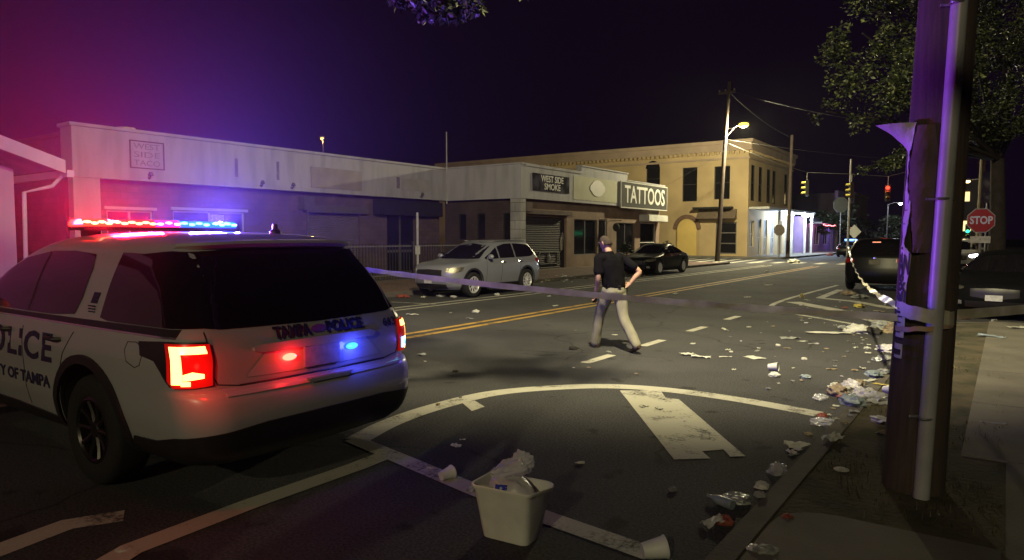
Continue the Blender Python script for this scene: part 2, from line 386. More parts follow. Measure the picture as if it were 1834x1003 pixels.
# --- long white shop building set back on the left
XL = -23.3; XW = XL-.45; Y0, Y1 = 9.8, 27.14
bl = thing('shop_building', 'long low white fronted shop building set back behind the police vehicle', 'building', (XL,Y0,0))
def bld(mb, name, m, par, **k):     # build with world coordinates under a placed root
    o = mb.build(name, m, par, **k); o.matrix_parent_inverse = Matrix.Translation(-par.location); return o
holes = [(13.1,15.9,.9,2.65),(18.9,21.7,.11,2.75),(23.4,25.4,.11,2.9),(10.9,12.4,.9,2.6)]
w = MB(); wall(w, 'x', XW, .3, Y0, 27.1, .1, 3.6, holes); w.box((XW-12,Y0,.1),(XW-.31,Y0+.25,5.0)); w.box((XW-12,Y0+.3,.1),(XW-11.7,27.1,5.0))
wl = bld(w, 'wall', brick, bl)
f = MB(); f.box((XW-.3,Y0-.05,3.57),(XL,27.13,5.12)); f.box((XW-.35,Y0-.12,5.12),(XL+.07,27.13,5.22)); f.box((XL-.4,Y0-.03,.1),(XL-.05,Y0+.75,3.57))
fa = bld(f, 'fascia', stucco_w, bl)
st = MB(); 
for y in (11.9,17.6,21.0,24.6): st.box((XL+.001, y, 3.575), (XL+.004, y+.16, 4.9-((y*7)%1)*.6))
r = MB(); r.box((XW-12.1,Y0-.05,4.85),(XW-.32,27.1,5.0)); bld(r, 'roof', roof_m, bl)
for (a0,a1,z0,z1) in holes[:1]+holes[3:]:
    q = add_window(bl, 'x', XW, a0,a1,z0,z1,(2,1), trim_w); q.matrix_parent_inverse = Matrix.Translation(-bl.location)
    h = MB(); h.box((XW+.005,a0-.1,z1+.02),(XW+.09,a1+.1,z1+.12)); bld(h,'lintel',trim_w,bl)
nt = MB(); nt.box((XW-.10,14.5,1.3),(XW-.09,15.1,2.55)); bld(nt, 'paper_notice', mat('notice_paper',(.6,.6,.6),var=.5,scale=9), bl)
q = add_shutter(bl, 'x', XW, 18.9,21.7,.11,2.75); q.matrix_parent_inverse = Matrix.Translation(-bl.location)
h = MB(); h.box((XW+.004,18.6,2.76),(XW+.28,22.0,3.05)); h.box((XW+.004,18.4,2.85),(XW+.36,18.95,3.4)); h.box((XW+.004,18.78,.11),(XW+.07,18.9,2.76)); bld(h,'shutter_housing',frame_m,bl,bevel=.01)
dr = MB(); dr.box((XW-.22,23.45,.11),(XW-.16,24.35,2.85)); dr.box((XW-.22,24.42,.11),(XW-.16,25.35,2.85)); bld(dr,'door',glass_d,bl)
df = MB()
for a in (23.4,24.35,25.34): df.box((XW-.24,a,.11),(XW-.12,a+.07,2.9))
df.box((XW-.155,23.47,1.0),(XW-.13,25.34,1.12)); bld(df,'door_frame',frame_m,bl)
cn = MB(); cn.box((XW+.004,22.5,2.75),(XL-.02,26.9,3.45)); bld(cn,'canopy',dark_m,bl,bevel=.02)
# sign outline with faded lettering, boards and marks on the fascia
sf = MB()
y0_,y1_,z0_,z1_ = 11.46,12.6,3.97,4.88
for (a,b,c,d) in ((y0_,y1_,z0_,z0_+.035),(y0_,y1_,z1_-.035,z1_),(y0_,y0_+.035,z0_+.035,z1_-.035),(y1_-.035,y1_,z0_+.035,z1_-.035)): sf.box((XL+.004,a,c),(XL+.03,b,d))
bld(sf,'sign_outline',mat('sign_outline',(.16,.09,.12),var=.2),bl)
gm = mat('faded_lettering',(.30,.27,.30),var=.3,scale=4)
for i, tx in enumerate(('WEST','SIDE','TACO')):
    o = lettering(tx, .26, frame_M((XL+.008, 12.03, 4.69-.27*i),(0,1,0),(0,0,1)), gm, bl, width=.86); o.matrix_parent_inverse = Matrix.Translation(-bl.location)
bp = MB(); bp.box((XL+.003,18.68,3.76),(XL+.03,21.44,4.61)); bld(bp,'blank_sign_board',mat('blank_board',(.36,.33,.30),var=.25,scale=1.5),bl,bevel=.004)
bp = MB(); bp.box((XL+.003,23.9,3.95),(XL+.03,25.85,4.5)); bld(bp,'blank_sign_board',mat('pale_board',(.44,.43,.42),var=.2,scale=1.5),bl,bevel=.004)
mkk = mat('weathered_mark',(.26,.22,.24),var=.4,scale=8)
for (a,b,c,d) in ((15.25,15.36,3.95,4.62),(17.05,17.16,3.95,4.66),(23.6,23.8,4.0,4.52),(25.3,25.42,4.25,4.42)):
    q = MB(); q.box((XL+.002,a,c),(XL+.018,b,d)); bld(q,'bracket_mark',mkk,bl)
for y in (12.05,16.3,17.7,25.2):
    q = MB(); q.tube([(XL,y,3.68),(XL+.12,y,3.66),(XL+.17,y,3.78)], .025, 8); q.lathe([(0,.08),(.05,.07),(.09,-.04),(.085,-.05),(0,-.03)],12,Matrix.Translation((XL+.17,y,3.80))); bld(q,'wall_lamp',frame_m,bl,smooth=True)
vp = MB(); vp.lathe([(.27,0),(.27,.32),(.30,.34),(.30,.42),(0,.45)],20,Matrix.Translation((XL-1.2,11.95,5.0))); bld(vp,'roof_vent',mat('galvanised',(.5,.45,.38),rough=.45,metal=.7,var=.3,scale=6),bl,smooth=True)
mp = thing('mast','thin rooftop mast rising at the inner corner of the white fascia','pole',(-23.15,27.0,3.4)); q = MB(); q.tube([(0,0,0),(0,0,3.6)],[.035,.028],8); q.build('shaft',trim_w,mp,smooth=True)

# --- tattoo and smoke shop
XT = -18.7; YT, YE = 27.15, 44.0
bt = thing('shop_building', 'low corner shop with a tattoos sign and roller door behind the parked silver SUV', 'building', (XT,YT,0))
XWt = XT-.35
hol = [(27.8,31.9,.12,2.75),(32.7,35.3,.75,2.7),(35.45,36.5,.12,2.75),(37.7,40.2,.75,2.6),(41.0,43.4,.12,2.65)]
w = MB(); wall(w,'x',XWt,.3,27.55,YE,.1,3.6,hol)
bld(w,'wall',mat('tan_render',(.24,.17,.13),rough=.9,var=.35,scale=1.1,bump=.3,bscale=14),bt)
w = MB(); wall(w,'y',YT+.35,.3,-23.7,XT-.6,.1,3.58,[(-20.0,-19.4,1.0,2.9),(-21.6,-21.1,1.6,2.9),(-22.8,-22.3,1.6,2.9)]); bld(w,'side_wall',brick_d,bt)
w = MB(); w.box((XWt-9,YE-.3,.1),(XWt-.31,YE-.002,5.0)); bld(w,'far_wall',brick_d,bt)
for a0,a1,z0 in ((-20.0,-19.4,1.0),(-21.6,-21.1,1.6),(-22.8,-22.3,1.6)):
    q = add_window(bt,'y',YT+.35,a0,a1,z0,2.9,(1,1),dark_m); q.matrix_parent_inverse = Matrix.Translation(-bt.location)
c = MB(); c.box((XT-.62,YT,.1),(XT-.02,YT+.42,3.555)); bld(c,'corner_pillar',block_w,bt)
f = MB(); f.box((-24.0,YT,3.565),(XT,YT+.3,5.16)); f.box((XT-.3,YT+.3,3.565),(XT,YE,5.10)); f.box((-24.0,YT-.05,5.16),(XT+.05,YT+.34,5.23)); f.box((XT-.33,YT+.34,5.10),(XT+.05,32.8,5.23)); f.box((XT-.33,38.4,5.10),(XT+.05,YE,5.15))
f.box((XT-.3,32.85,5.10),(XT-.004,38.4,5.50)); f.box((XT-.33,32.82,5.50),(XT+.05,38.45,5.57))
bld(f,'fascia',stucco_w,bt)
r = MB(); r.box((-30,YT+.36,4.8),(XT-.34,YE-.01,4.95)); bld(r,'roof',roof_m,bt)
q = add_shutter(bt,'x',XWt,27.8,31.9,.12,2.75,mat('dark_shutter',(.030,.024,.032),rough=.75,var=.3,scale=2)); q.matrix_parent_inverse = Matrix.Translation(-bt.location)
h = MB(); h.box((XWt+.003,27.75,2.85),(XWt+.25,32.1,3.05)); h.box((XWt+.003,27.6,2.95),(XWt+.33,28.2,3.4)); bld(h,'shutter_housing',mat('rust_brown',(.11,.07,.06),rough=.8,var=.4,scale=4),bt,bevel=.01)
gf = MB()
for z in (.35,.95): gf.box((XWt-.10,29.4,z),(XWt-.06,31.3,z+.05))
for a in (29.4,30.28,31.25): gf.box((XWt-.10,a,.35),(XWt-.06,a+.05,.95))
gf.sph((XWt-.07,30.3,.68),.14,10,7,(.2,1,1.1)); bld(gf,'low_grille',mat('grille_grey',(.2,.19,.19),rough=.5,metal=.4),bt)
gr = MB(); gr.add([(XWt-.105,31.5,1.0),(XWt-.105,31.72,1.1),(XWt-.105,31.80,1.9),(XWt-.105,31.62,2.0),(XWt-.105,31.45,1.6)],[(0,1,2,3,4)]); bld(gr,'torn_poster',mat('poster_scrap',(.4,.38,.35),var=.6,scale=8),bt)
for h_,mu in ((hol[1],(2,1)),(hol[3],(2,1))):
    q = add_window(bt,'x',XWt,*h_,mu,frame_m); q.matrix_parent_inverse = Matrix.Translation(-bt.location)
for h_ in (hol[2],hol[4]):
    q = add_window(bt,'x',XWt,*h_,(1,2),trim_w,name='door'); q.matrix_parent_inverse = Matrix.Translation(-bt.location)
cn = MB(); cn.box((XWt+.003,40.8,2.72),(XT+.35,43.8,3.15)); bld(cn,'canopy',trim_w,bt,bevel=.03)
# signs
s1 = MB(); s1.box((XT+.003,28.1,3.98),(XT+.05,30.9+.6,4.82)); sgn = bld(s1,'smoke_shop_sign',mat('smoke_sign',(.085,.08,.11),rough=.95,var=.6,scale=1.4,c2=(.012,.012,.02),ramp=(.42,.6),spec=.1),bt)
lw = mat('sign_white_letters',(.62,.62,.60),rough=.6,var=.08)
for tx,z,wd in (('WEST SIDE',4.58,2.1),('SMOKE',4.20,1.5)):
    o = lettering(tx,.44,frame_M((XT+.056,29.85,z),(0,1,0),(0,0,1)),lw,bt,width=wd,bold=.005); o.matrix_parent_inverse = Matrix.Translation(-bt.location)
s2 = MB(); s2.box((XT+.003,32.0,3.72),(XT+.02,37.0,4.98)); bld(s2,'pale_banner',mat('pale_banner',(.50,.50,.38),rough=.8,var=.2,scale=.8),bt)
s2 = MB(); s2.prism([(.95*math.cos(a)*(.9 if abs(math.sin(a))<.4 else .8), .45*math.sin(a)) for a in [k*PI/12 for k in range(24)]], .03, frame_M((XT+.021,34.6,4.42),(0,1,0),(0,0,1))); bld(s2,'round_emblem',lw,bt)
s3 = MB(); s3.box((XT+.06,37.35,3.52),(XT+.12,44.05,4.98)); bld(s3,'sign_board',mat('tattoo_board',(.030,.030,.028),rough=.9,var=.3,scale=2),bt)
s4 = MB()
for (a,b,c_,d) in ((37.3,44.1,3.46,3.52),(37.3,44.1,4.98,5.04),(37.3,37.35,3.52,4.98),(44.05,44.1,3.52,4.98)): s4.box((XT+.055,a,c_),(XT+.14,b,d))
bld(s4,'sign_frame',trim_w,bt)
o = lettering('TATTOOS',1.45,frame_M((XT+.125,40.75,4.24),(0,1,0),(0,0,1)),lw,bt,width=5.9,depth=.01,bold=.02); o.matrix_parent_inverse = Matrix.Translation(-bt.location)
sb = thing('wall_sign','small round black and white sign hung on the tan wall beside the shop door','sign',(XWt+.5,36.75,2.3)); q = MB(); q.prism([(.2*math.cos(k*PI/10),.24*math.sin(k*PI/10)) for k in range(20)],.08,frame_M((0,-.04,0),(1,0,0),(0,0,1))); q.build('panel',dark_m,sb)
q = MB(); q.box((-.5,-.02,.36),(.3,.02,.40)); q.build('bracket',frame_m,sb)
lettering('S',.36,frame_M((0,-.053,0),(1,0,0),(0,0,1)),lw,sb,bold=.01)

# --- two storey rendered building on the far corner
XB, YB = -17.7, 59.0
bb = thing('corner_building','two storey tan corner building with flat parapet and tall dark windows','building',(XB,YB,0))
tan = mat('tan_stucco',(.48,.36,.20),rough=.9,var=.22,scale=.5,bump=.2,bscale=9)
up = [(-26.9,-25.55,6.0,7.95),(-23.45,-22.1,4.85,7.8),(-20.6,-19.25,4.95,7.75)]
dn = [(-24.0,-21.9,.1,3.2),(-20.4,-18.6,.3,3.0)]
w = MB(); wall(w,'y',YB,.35,-52,XB,.1,9.7,up+dn)
sd = [(59.7,60.6,4.8,7.8),(61.9,62.8,4.8,7.8),(64.4,65.4,4.8,7.8),(66.2,67.2,4.8,7.8),(70.4,71.4,4.8,7.8)]
sg = [(59.5,60.9,.9,3.1),(61.9,63.0,.13,3.3),(63.8,64.9,.13,3.3),(66.0,67.4,.13,3.3),(68.6,69.9,.13,3.3),(71.2,72.6,.13,3.3)]
wall(w,'x',XB,.35,YB+.36,73.4,.1,9.7,sd+sg)
w.box((-52,73.1,.1),(XB-.36,73.4,9.7)); bld(w,'wall',tan,bb)
cn = MB(); cn.box((-52,YB-.28,8.95),(XB+.28,YB-.003,9.55)); cn.box((-52,YB-.42,9.55),(XB+.42,YB+.30,9.85)); cn.box((XB+.003,YB,8.95),(XB+.28,73.5,9.55)); cn.box((XB-.3,YB+.30,9.553),(XB+.42,73.65,9.85))
cn.box((-52,YB-.10,8.25),(XB+.10,YB-.003,8.42)); cn.box((XB+.003,YB,8.25),(XB+.10,73.5,8.42)); bld(cn,'cornice',mat('cornice_stucco',(.38,.29,.22),rough=.9,var=.2,scale=1),bb,bevel=.03)
dt = MB()
for k in range(80): dt.box((-51.8+k*.425,YB-.24,8.72),(-51.6+k*.425,YB-.004,8.947))
for k in range(33): dt.box((XB+.004,59.2+k*.43,8.72),(XB+.24,59.4+k*.43,8.947))
bld(dt,'dentil_band',tan,bb)
r = MB(); r.box((-52,YB+.36,9.2),(XB-.36,73.08,9.35)); bld(r,'roof',roof_m,bb)
for h_ in up:
    q = add_window(bb,'y',YB,*h_,(1,2),dark_m,depth=.2,fw=.07); q.matrix_parent_inverse = Matrix.Translation(-bb.location)
for h_ in sd:
    q = add_window(bb,'x',XB,*h_,(1,2),dark_m,depth=.05,fw=.07); q.matrix_parent_inverse = Matrix.Translation(-bb.location)
def arch(cx, z0, w_, hh, n=14, grow=0): return [(cx+(w_/2+grow)*math.cos(PI*k/n), z0+hh+(w_/2+grow)*math.sin(PI*k/n)) for k in range(n+1)]
ah = MB(); pa = arch(-26.225,5.0,1.35,2.9); ah.prism(pa+[(-26.9,7.9),(-25.55,7.9)][:0],.05,frame_M((0,YB-.003,0),(1,0,0),(0,0,1))); bld(ah,'window_arch',glass_d,bb)
bd = MB(); pa = arch(-22.95,0,1.75,2.45); bd.prism([(x,z) for x,z in pa]+[(-23.825,.13),(-22.075,.13)],.06,frame_M((0,YB-.002,0),(1,0,0),(0,0,1))); bld(bd,'boarded_arch',mat('boarded_yellow',(.62,.45,.15),rough=.8,var=.15,scale=1),bb)
rg = MB(); o1 = arch(-22.95,0,1.75,2.45,18,.38); i1 = arch(-22.95,0,1.75,2.45,18,.02)
rg.prism(o1+i1[::-1],.12,frame_M((0,YB-.003,0),(1,0,0),(0,0,1))); bld(rg,'arch_trim',mat('brown_trim',(.17,.10,.07),rough=.8,var=.3),bb)
ff = MB(); ff.box((-23.99,YB+.12,.1),(-21.91,YB+.16,3.2)); bld(ff,'arch_infill',tan,bb)
q = add_window(bb,'y',YB,*dn[1],(1,3),frame_m,depth=.15,fw=.1); q.matrix_parent_inverse = Matrix.Translation(-bb.location)
aw = MB(); aw.box((-22.2,YB-.8,4.15),(-18.9,YB-.004,4.3)); bld(aw,'window_canopy',dark_m,bb)
aw = MB(); aw.add([(-21.9,YB-.004,4.1),(-18.6,YB-.004,4.1),(-18.6,YB-.7,3.3),(-21.9,YB-.7,3.3),(-18.6,YB-.004,3.3),(-21.9,YB-.004,3.3)],[(0,3,2,1),(1,2,4),(0,5,3),(5,4,2,3)]); bld(aw,'awning',mat('brown_awning',(.15,.11,.08),rough=.9,var=.3),bb)
aw = MB(); aw.box((XB+.004,YB+.2,4.05),(XB+1.7,76,4.25)); bld(aw,'porch_roof',mat('porch_white',(.5,.5,.5),rough=.7,var=.15),bb,bevel=.02)
for y in (63.4,67.9,73.0,75.7):
    pc = MB(); pc.box((XB+1.3,y,.13),(XB+1.5,y+.2,4.05)); bld(pc,'porch_post',trim_w,bb)
for h_ in sg:
    q = add_window(bb,'x',XB,*h_,(2,2),trim_w,name='shop_window',depth=.15,gm=mat('lit_shop_glass',(.25,.30,.38),rough=.15,var=.5,scale=2)); q.matrix_parent_inverse = Matrix.Translation(-bb.location)
for i,y in enumerate((65.8,67.6,71.6,73.4,75.2)):
    gl = thing('porch_light','glowing white bulb under the porch of the two storey building, '+['nearest to the corner','second from the corner','middle of the five','fourth from the corner','farthest from the corner'][i],'light',(XB+1.55,y,3.86),0,'porch bulbs on the corner building')
    q = MB(); q.sph((0,0,0),.15,12,8); q.build('bulb',emat('porch_glow',(.80,.90,1.0),14),gl,smooth=True)
    q = MB(); q.lathe([(.07,0),(.05,.09),(0,.1)],10,Matrix.Translation((0,0,.11))); q.build('socket',frame_m,gl,smooth=True)
    if i in (0,2,4):
        L = bpy.data.lights.new('porch_light','POINT'); L.energy = 1100; L.color = (.66,.82,1); L.shadow_soft_size = .15
        lo = bpy.data.objects.new('porch_lamp_light',L); col.objects.link(lo); lo.parent = gl; lo.location = (.1,0,-.28)

# --- low bar next door with string lights and purple lit wall
bc = thing('bar_building','low bar with pink string lights and a purple lit front beyond the corner building','building',(-17.2,77,0))
w = MB(); wall(w,'x',-17.2,.3,77,96,.1,3.9,[(78.5,80,.13,2.9),(81.5,84,.9,2.9),(86,88.5,.9,2.9),(90,91.4,.13,2.9)]); w.box((-40,76.7,.1),(-17.2,76.99,3.9)); w.box((-17.6,94,3.9),(-17.2,101,7.5)); w.box((-40,77,3.7),(-17.5,96,3.8))
bld(w,'wall',mat('violet_lit_wall',(.25,.17,.35),rough=.85,var=.3,scale=.8),bc)  # purple light on the wall put into its base colour
for h_ in [(78.5,80,.13,2.9),(81.5,84,.9,2.9),(86,88.5,.9,2.9),(90,91.4,.13,2.9)]:
    q = add_window(bc,'x',-17.2,*h_,(2,1),trim_w); q.matrix_parent_inverse = Matrix.Translation(-bc.location)
w = MB(); w.box((-17.19,76.9,3.15),(-15.5,93,3.3)); bld(w,'porch_roof',dark_m,bc)
sl_ = MB()
for k in range(20): sl_.sph((-15.45,77.4+k*.8,3.02-.08*abs(math.sin(k*.9))),.07,6,4)
tag(sl_.build('string_lights',emat('pink_glow',(1,.22,.25),5)),'row of pink string bulbs strung along the bar porch edge','string lights')
for y,c_ in ((80,(1,.35,.6)),(88,(.45,.3,1))):
    L = bpy.data.lights.new('bar_light','POINT'); L.energy = 160; L.color = c_; L.shadow_soft_size = .2
    lo = bpy.data.objects.new('bar_light',L); col.objects.link(lo); lo.location = (-15.9,y,2.8)

# --- house at the left edge
hs = thing('house','pale house corner with a white gutter at the far left edge','house',(-16,5.5,0))
w = MB()
pe = [(-10,0),(5.62,0),(5.62,3.0),(1.6,4.35),(-2.4,5.6),(-10,3.0)]
w.prism(pe,-9,frame_M((-16,0,.05),(0,1,0),(0,0,1))); bld(w,'wall',mat('pale_siding',(.42,.36,.38),rough=.85,var=.2,scale=.8),hs)
rf = MB(); rf.prism([(6.35,3.0),(6.35,3.13),(-2.4,6.1),(-10.6,3.1),(-10.6,2.95),(-2.4,5.85)],-9.8,frame_M((-15.5,0,.1),(0,1,0),(0,0,1))); bld(rf,'roof',mat('house_roof',(.32,.30,.32),rough=.9,var=.3,scale=3),hs)
gt = MB(); gt.prism([(6.33,2.90),(6.33,3.16),(-2.4,6.14),(-2.4,5.86)],.06,frame_M((-15.49,0,.1),(0,1,0),(0,0,1))); gt.box((-25,6.35,2.93),(-15.43,6.48,3.07)); bld(gt,'gutter',trim_w,hs)
dp = MB(); dp.tube([(-15.7,6.4,3.0),(-15.75,6.2,2.75),(-15.8,5.72,2.6),(-15.85,5.70,.2)],.04,8); bld(dp,'downpipe',trim_w,hs,smooth=True)

# --- fence along the lot, sign post, far background
fe = thing('metal_fence','low dark metal picket fence along the edge of the shop lot','fence',(-18.9,13,.11))
q = MB()
for z in (.15,1.25): q.box((-.02,0,z),(.02,14,z+.05))
q.build('rail',frame_m,fe)
q = MB()
for k in range(93): q.box((-.012,k*.15+.04,.05),(.012,k*.15+.064,1.36))
q.build('picket',mat('fence_iron',(.05,.045,.05),rough=.6,metal=.4),fe)
for k in range(5):
    q = MB(); q.box((-.035,k*3.5-.035,0),(.035,k*3.5+.035,1.45)); q.build('post',frame_m,fe)
sp_ = thing('sign_post','bare pale metal sign post standing on the far sidewalk behind the silver SUV','post',(-17.3,18.55,.11))
q = MB(); q.tube([(0,0,0),(0,0,2.5)],.04,8); q.build('shaft',mat('pale_post',(.5,.5,.5),rough=.5,metal=.3),sp_,smooth=True)
q = MB(); q.box((-.02,-.1,1.0),(.02,.12,1.3)); q.build('plate',trim_w,sp_)

def far_house(x0,x1,y0,y1,h,label,c,lit=(),cat='building'):
    t = thing('building',label,cat,(x0,y0,0)); w = MB(); w.box((x0,y0,0),(x1,y1,h)); w.box((x0-.2,y0-.2,h),(x1+.2,y1+.2,h+.3)); bld(w,'wall',c,t)
    for (a,z,s,e) in lit:
        p = MB(); p.box((a,y0-.08,z),(a+s,y0-.01,z+s*1.2)); bld(p,'lit_window',e,t)
        p = MB(); p.box((a-.1,y0-.1,z-.12),(a+s+.1,y0-.085+.08,z-.01)); bld(p,'sill',trim_w,t)
    return t
wy = emat('warm_window',(1,.72,.30),1.6); wo_ = emat('orange_window',(1,.45,.15),1.2)
cdark = mat('far_render',(.16,.13,.12),rough=.9,var=.3,scale=.5)
far_house(-9.5,-3.5,118,126,9.5,'distant block with warm lit upper windows beyond the red traffic light',cdark,[(-8.6,7.2,1.0,wy),(-7.2,7.1,1.3,wy),(-5.6,6.8,1.1,wy),(-8.2,2.4,1.6,wo_),(-5.4,2.6,1.2,wy)])
far_house(2.2,16,36,48,5.6,'dark flat roofed building at the right edge behind the stop sign',mat('far_brown',(.20,.13,.09),rough=.9,var=.3,scale=.6),[(2.7,2.2,.7,emat('green_window',(.2,.6,.4),.5))])
far_house(-30,-17,104,115,7.5,'distant dark building at the end of the row past the bar',mat('far_violet',(.16,.11,.2),rough=.9,var=.3,scale=.5))
# ================================================================ VEHICLES
def pchip(xs, ys):
    n = len(xs); h = [xs[i+1]-xs[i] for i in range(n-1)]; d = [(ys[i+1]-ys[i])/h[i] for i in range(n-1)]; m = [d[0]]+[0]*(n-2)+[d[-1]]
    for i in range(1,n-1):
        if d[i-1]*d[i] > 0:
            w1 = 2*h[i]+h[i-1]; w2 = h[i]+2*h[i-1]; m[i] = (w1+w2)/(w1/d[i-1]+w2/d[i])
    def f(x):
        if x <= xs[0]: return ys[0]
        if x >= xs[-1]: return ys[-1]
        lo = 0
        while xs[lo+1] < x: lo += 1
        t = (x-xs[lo])/h[lo]; t2=t*t; t3=t2*t
        return ys[lo]*(2*t3-3*t2+1)+h[lo]*m[lo]*(t3-2*t2+t)+ys[lo+1]*(-2*t3+3*t2)+h[lo]*m[lo+1]*(t3-t2)
    return f
class Body:
    """car shell as horizontal slices; x forward from the rear bumper, y left, z up.  keys: (z, x_rear, x_front, half_width, rear corner, front corner)"""
    def __init__(s, keys, crown=.05, fcrown=.12, barrel=.035):
        z = [k[0] for k in keys]; s.z0, s.z1 = z[0], z[-1]; s.zs = z
        s.fr, s.ff, s.fw, s.fcr, s.fcf = [pchip(z, [k[i] for k in keys]) for i in range(1,6)]
        s.crown, s.fcrown, s.barrel = crown, fcrown, barrel; s.cache = {}
    def half(s, z):
        k = round(z, 4)
        if k in s.cache: return s.cache[k]
        xr, xf, w, cr, cf = s.fr(z), s.ff(z), s.fw(z), s.fcr(z), s.fcf(z); xc = (xr+xf)/2; a = (xf-xr)/2
        cr = min(cr, w*.95, a*.9); cf = min(cf, w*.95, a*.9)
        def Y(x, y): return y*(1-s.barrel*((x-xc)/a)**2)
        P = []
        for i in range(9):
            y = (w-cr)*i/8; P.append((xr+s.crown*(y/w)**2, y))
        x0 = P[-1][0]
        for i in range(1,11):
            t = PI/2*i/10; P.append((x0+cr*(1-math.cos(t)), w-cr+cr*math.sin(t)))
        x1 = P[-1][0]; xe = xf-s.fcrown*((w-cf)/w)**2-cf
        for i in range(1,23): P.append((x1+(xe-x1)*i/23, w))
        for i in range(0,11):
            t = PI/2*i/10; P.append((xe+cf*math.sin(t), w-cf+cf*math.cos(t)))
        for i in range(7,-1,-1):
            y = (w-cf)*i/8; P.append((xf-s.fcrown*(y/w)**2, y))
        P = [(x, Y(x,y)) for x,y in P]; s.cache[k] = P; return P
    def side(s, x, z):
        P = s.half(z); best = 0
        for (a,b),(c,d) in zip(P,P[1:]):
            if min(a,c) <= x <= max(a,c) and abs(c-a) > 1e-9:
                best = max(best, b+(d-b)*(x-a)/(c-a))
        return best
    def end(s, y, z, rear=True):
        P = s.half(z); y = abs(y); seq = P[:20] if rear else P[::-1][:20]
        for (a,b),(c,d) in zip(seq,seq[1:]):
            if b <= y <= d or d <= y <= b:
                if abs(d-b) < 1e-9: continue
                return a+(c-a)*(y-b)/(d-b)
        return seq[-1][0]
    def wrap(s, q, z, off=0, rear=True):
        """point at outline length q from the end's centre, pushed outward by off"""
        P = s.half(z); seq = P if rear else P[::-1]; L = 0
        for (a,b),(c,d) in zip(seq,seq[1:]):
            l = math.hypot(c-a,d-b)
            if L+l >= q:
                t = (q-L)/l; nx, ny = (d-b)/l, -(c-a)/l
                if rear: nx, ny = -nx, -ny
                nx, ny = (-(d-b)/l, (c-a)/l) if rear else ((d-b)/l, -(c-a)/l)
                return (a+(c-a)*t+nx*off, b+(d-b)*t+ny*off)
            L += l
        return seq[-1]
    def mesh(s, dz=.03):
        zz = []; 
        for a,b in zip(s.zs, s.zs[1:]):
            k = max(1, int(math.ceil((b-a)/dz))); zz += [a+(b-a)*i/k for i in range(k)]
        zz.append(s.zs[-1]); m = MB(); vs_ = []; n = None
        for z in zz:
            P = s.half(z); full = P+[(x,-y) for x,y in P[::-1][1:-1]]; n = len(full); vs_ += [(x,y,z) for x,y in full]
        fs = [(i*n+k, i*n+(k+1)%n, (i+1)*n+(k+1)%n, (i+1)*n+k) for i in range(len(zz)-1) for k in range(n)]
        fs.append(tuple(range(n))); fs.append(tuple((len(zz)-1)*n+k for k in range(n))[::-1]); m.add(vs_, fs); return m
    # surface patches; cols = [(a, zlow, zhigh), ...] in order along the surface
    def patch(s, kind, cols, off, sgn=1, nz=6, sub=5, thick=.0):
        C_ = []
        for a,b in zip(cols, cols[1:]):
            for i in range(sub): t = i/sub; C_.append(tuple(a[j]+(b[j]-a[j])*t for j in range(3)))
        C_.append(cols[-1])
        def P(i, j, o):
            a, zl, zh = C_[i]; z = zl+(zh-zl)*j/nz
            if kind == 'side': return Vector((a, sgn*(s.side(a,z)+o), z))
            if kind == 'rear': return Vector((s.end(a,z)-o, a, z))
            if kind == 'front': return Vector((s.end(a,z,False)+o, a, z))
            x, y = s.wrap(a, z, o, kind == 'wrap_rear'); return Vector((x, sgn*y, z))
        m = MB(); nu = len(C_)-1
        m.grid(lambda i,j: P(i,j,off), nu, nz)
        if thick:
            m.grid(lambda i,j: P(i,j,off-thick), nu, nz, True); w = nz+1; B = (nu+1)*w
            for i in range(nu): m.f.append((i*w, (i+1)*w, B+(i+1)*w, B+i*w)); m.f.append((i*w+nz, B+i*w+nz, B+(i+1)*w+nz, (i+1)*w+nz))
            for j in range(nz): m.f.append((j, B+j, B+j+1, j+1)); m.f.append((nu*w+j, nu*w+j+1, B+nu*w+j+1, B+nu*w+j))
        return m
def carve(obj, cutters, m):
    """boolean the wheel wells out of a body mesh"""
    c = MB()
    for cc in cutters: cc(c)
    co = c.build('cutter', m, obj.parent)
    bm = bmesh.new(); bm.from_mesh(co.data); bmesh.ops.remove_doubles(bm, verts=bm.verts, dist=1e-5); bmesh.ops.recalc_face_normals(bm, faces=bm.faces); bm.to_mesh(co.data); bm.free()
    md = obj.modifiers.new('b','BOOLEAN'); md.object = co; md.operation = 'DIFFERENCE'; md.solver = 'EXACT'; md.material_mode = 'TRANSFER'
    dg = bpy.context.evaluated_depsgraph_get(); dg.update()
    me = bpy.data.meshes.new_from_object(obj.evaluated_get(dg)); me.name = obj.data.name
    obj.modifiers.clear(); obj.data = me; bpy.data.objects.remove(co)
    me.shade_smooth(); me.set_sharp_from_angle(angle=math.radians(32))
tyre_m = mat('tyre_rubber',(.009,.009,.010),rough=.85,var=.3,scale=20,bump=.2)
well_m = mat('wheel_well',(.008,.008,.009),rough=.9,var=.2)
trimblack = mat('black_plastic',(.018,.016,.019),rough=.45,var=.2,scale=9)
glassb = mat('tinted_glass',(.008,.007,.010),rough=.04,var=.1,scale=1,spec=.7)
chrome = mat('bright_metal',(.65,.65,.65),rough=.22,metal=.9,var=.1)
def cyl_cut(x, z, r, y0, y1): return lambda c: c.lathe([(0,y0),(r,y0),(r,y1),(0,y1)],40,Matrix.Translation((x,0,z)) @ Matrix.Rotation(-PI/2,4,'X'))
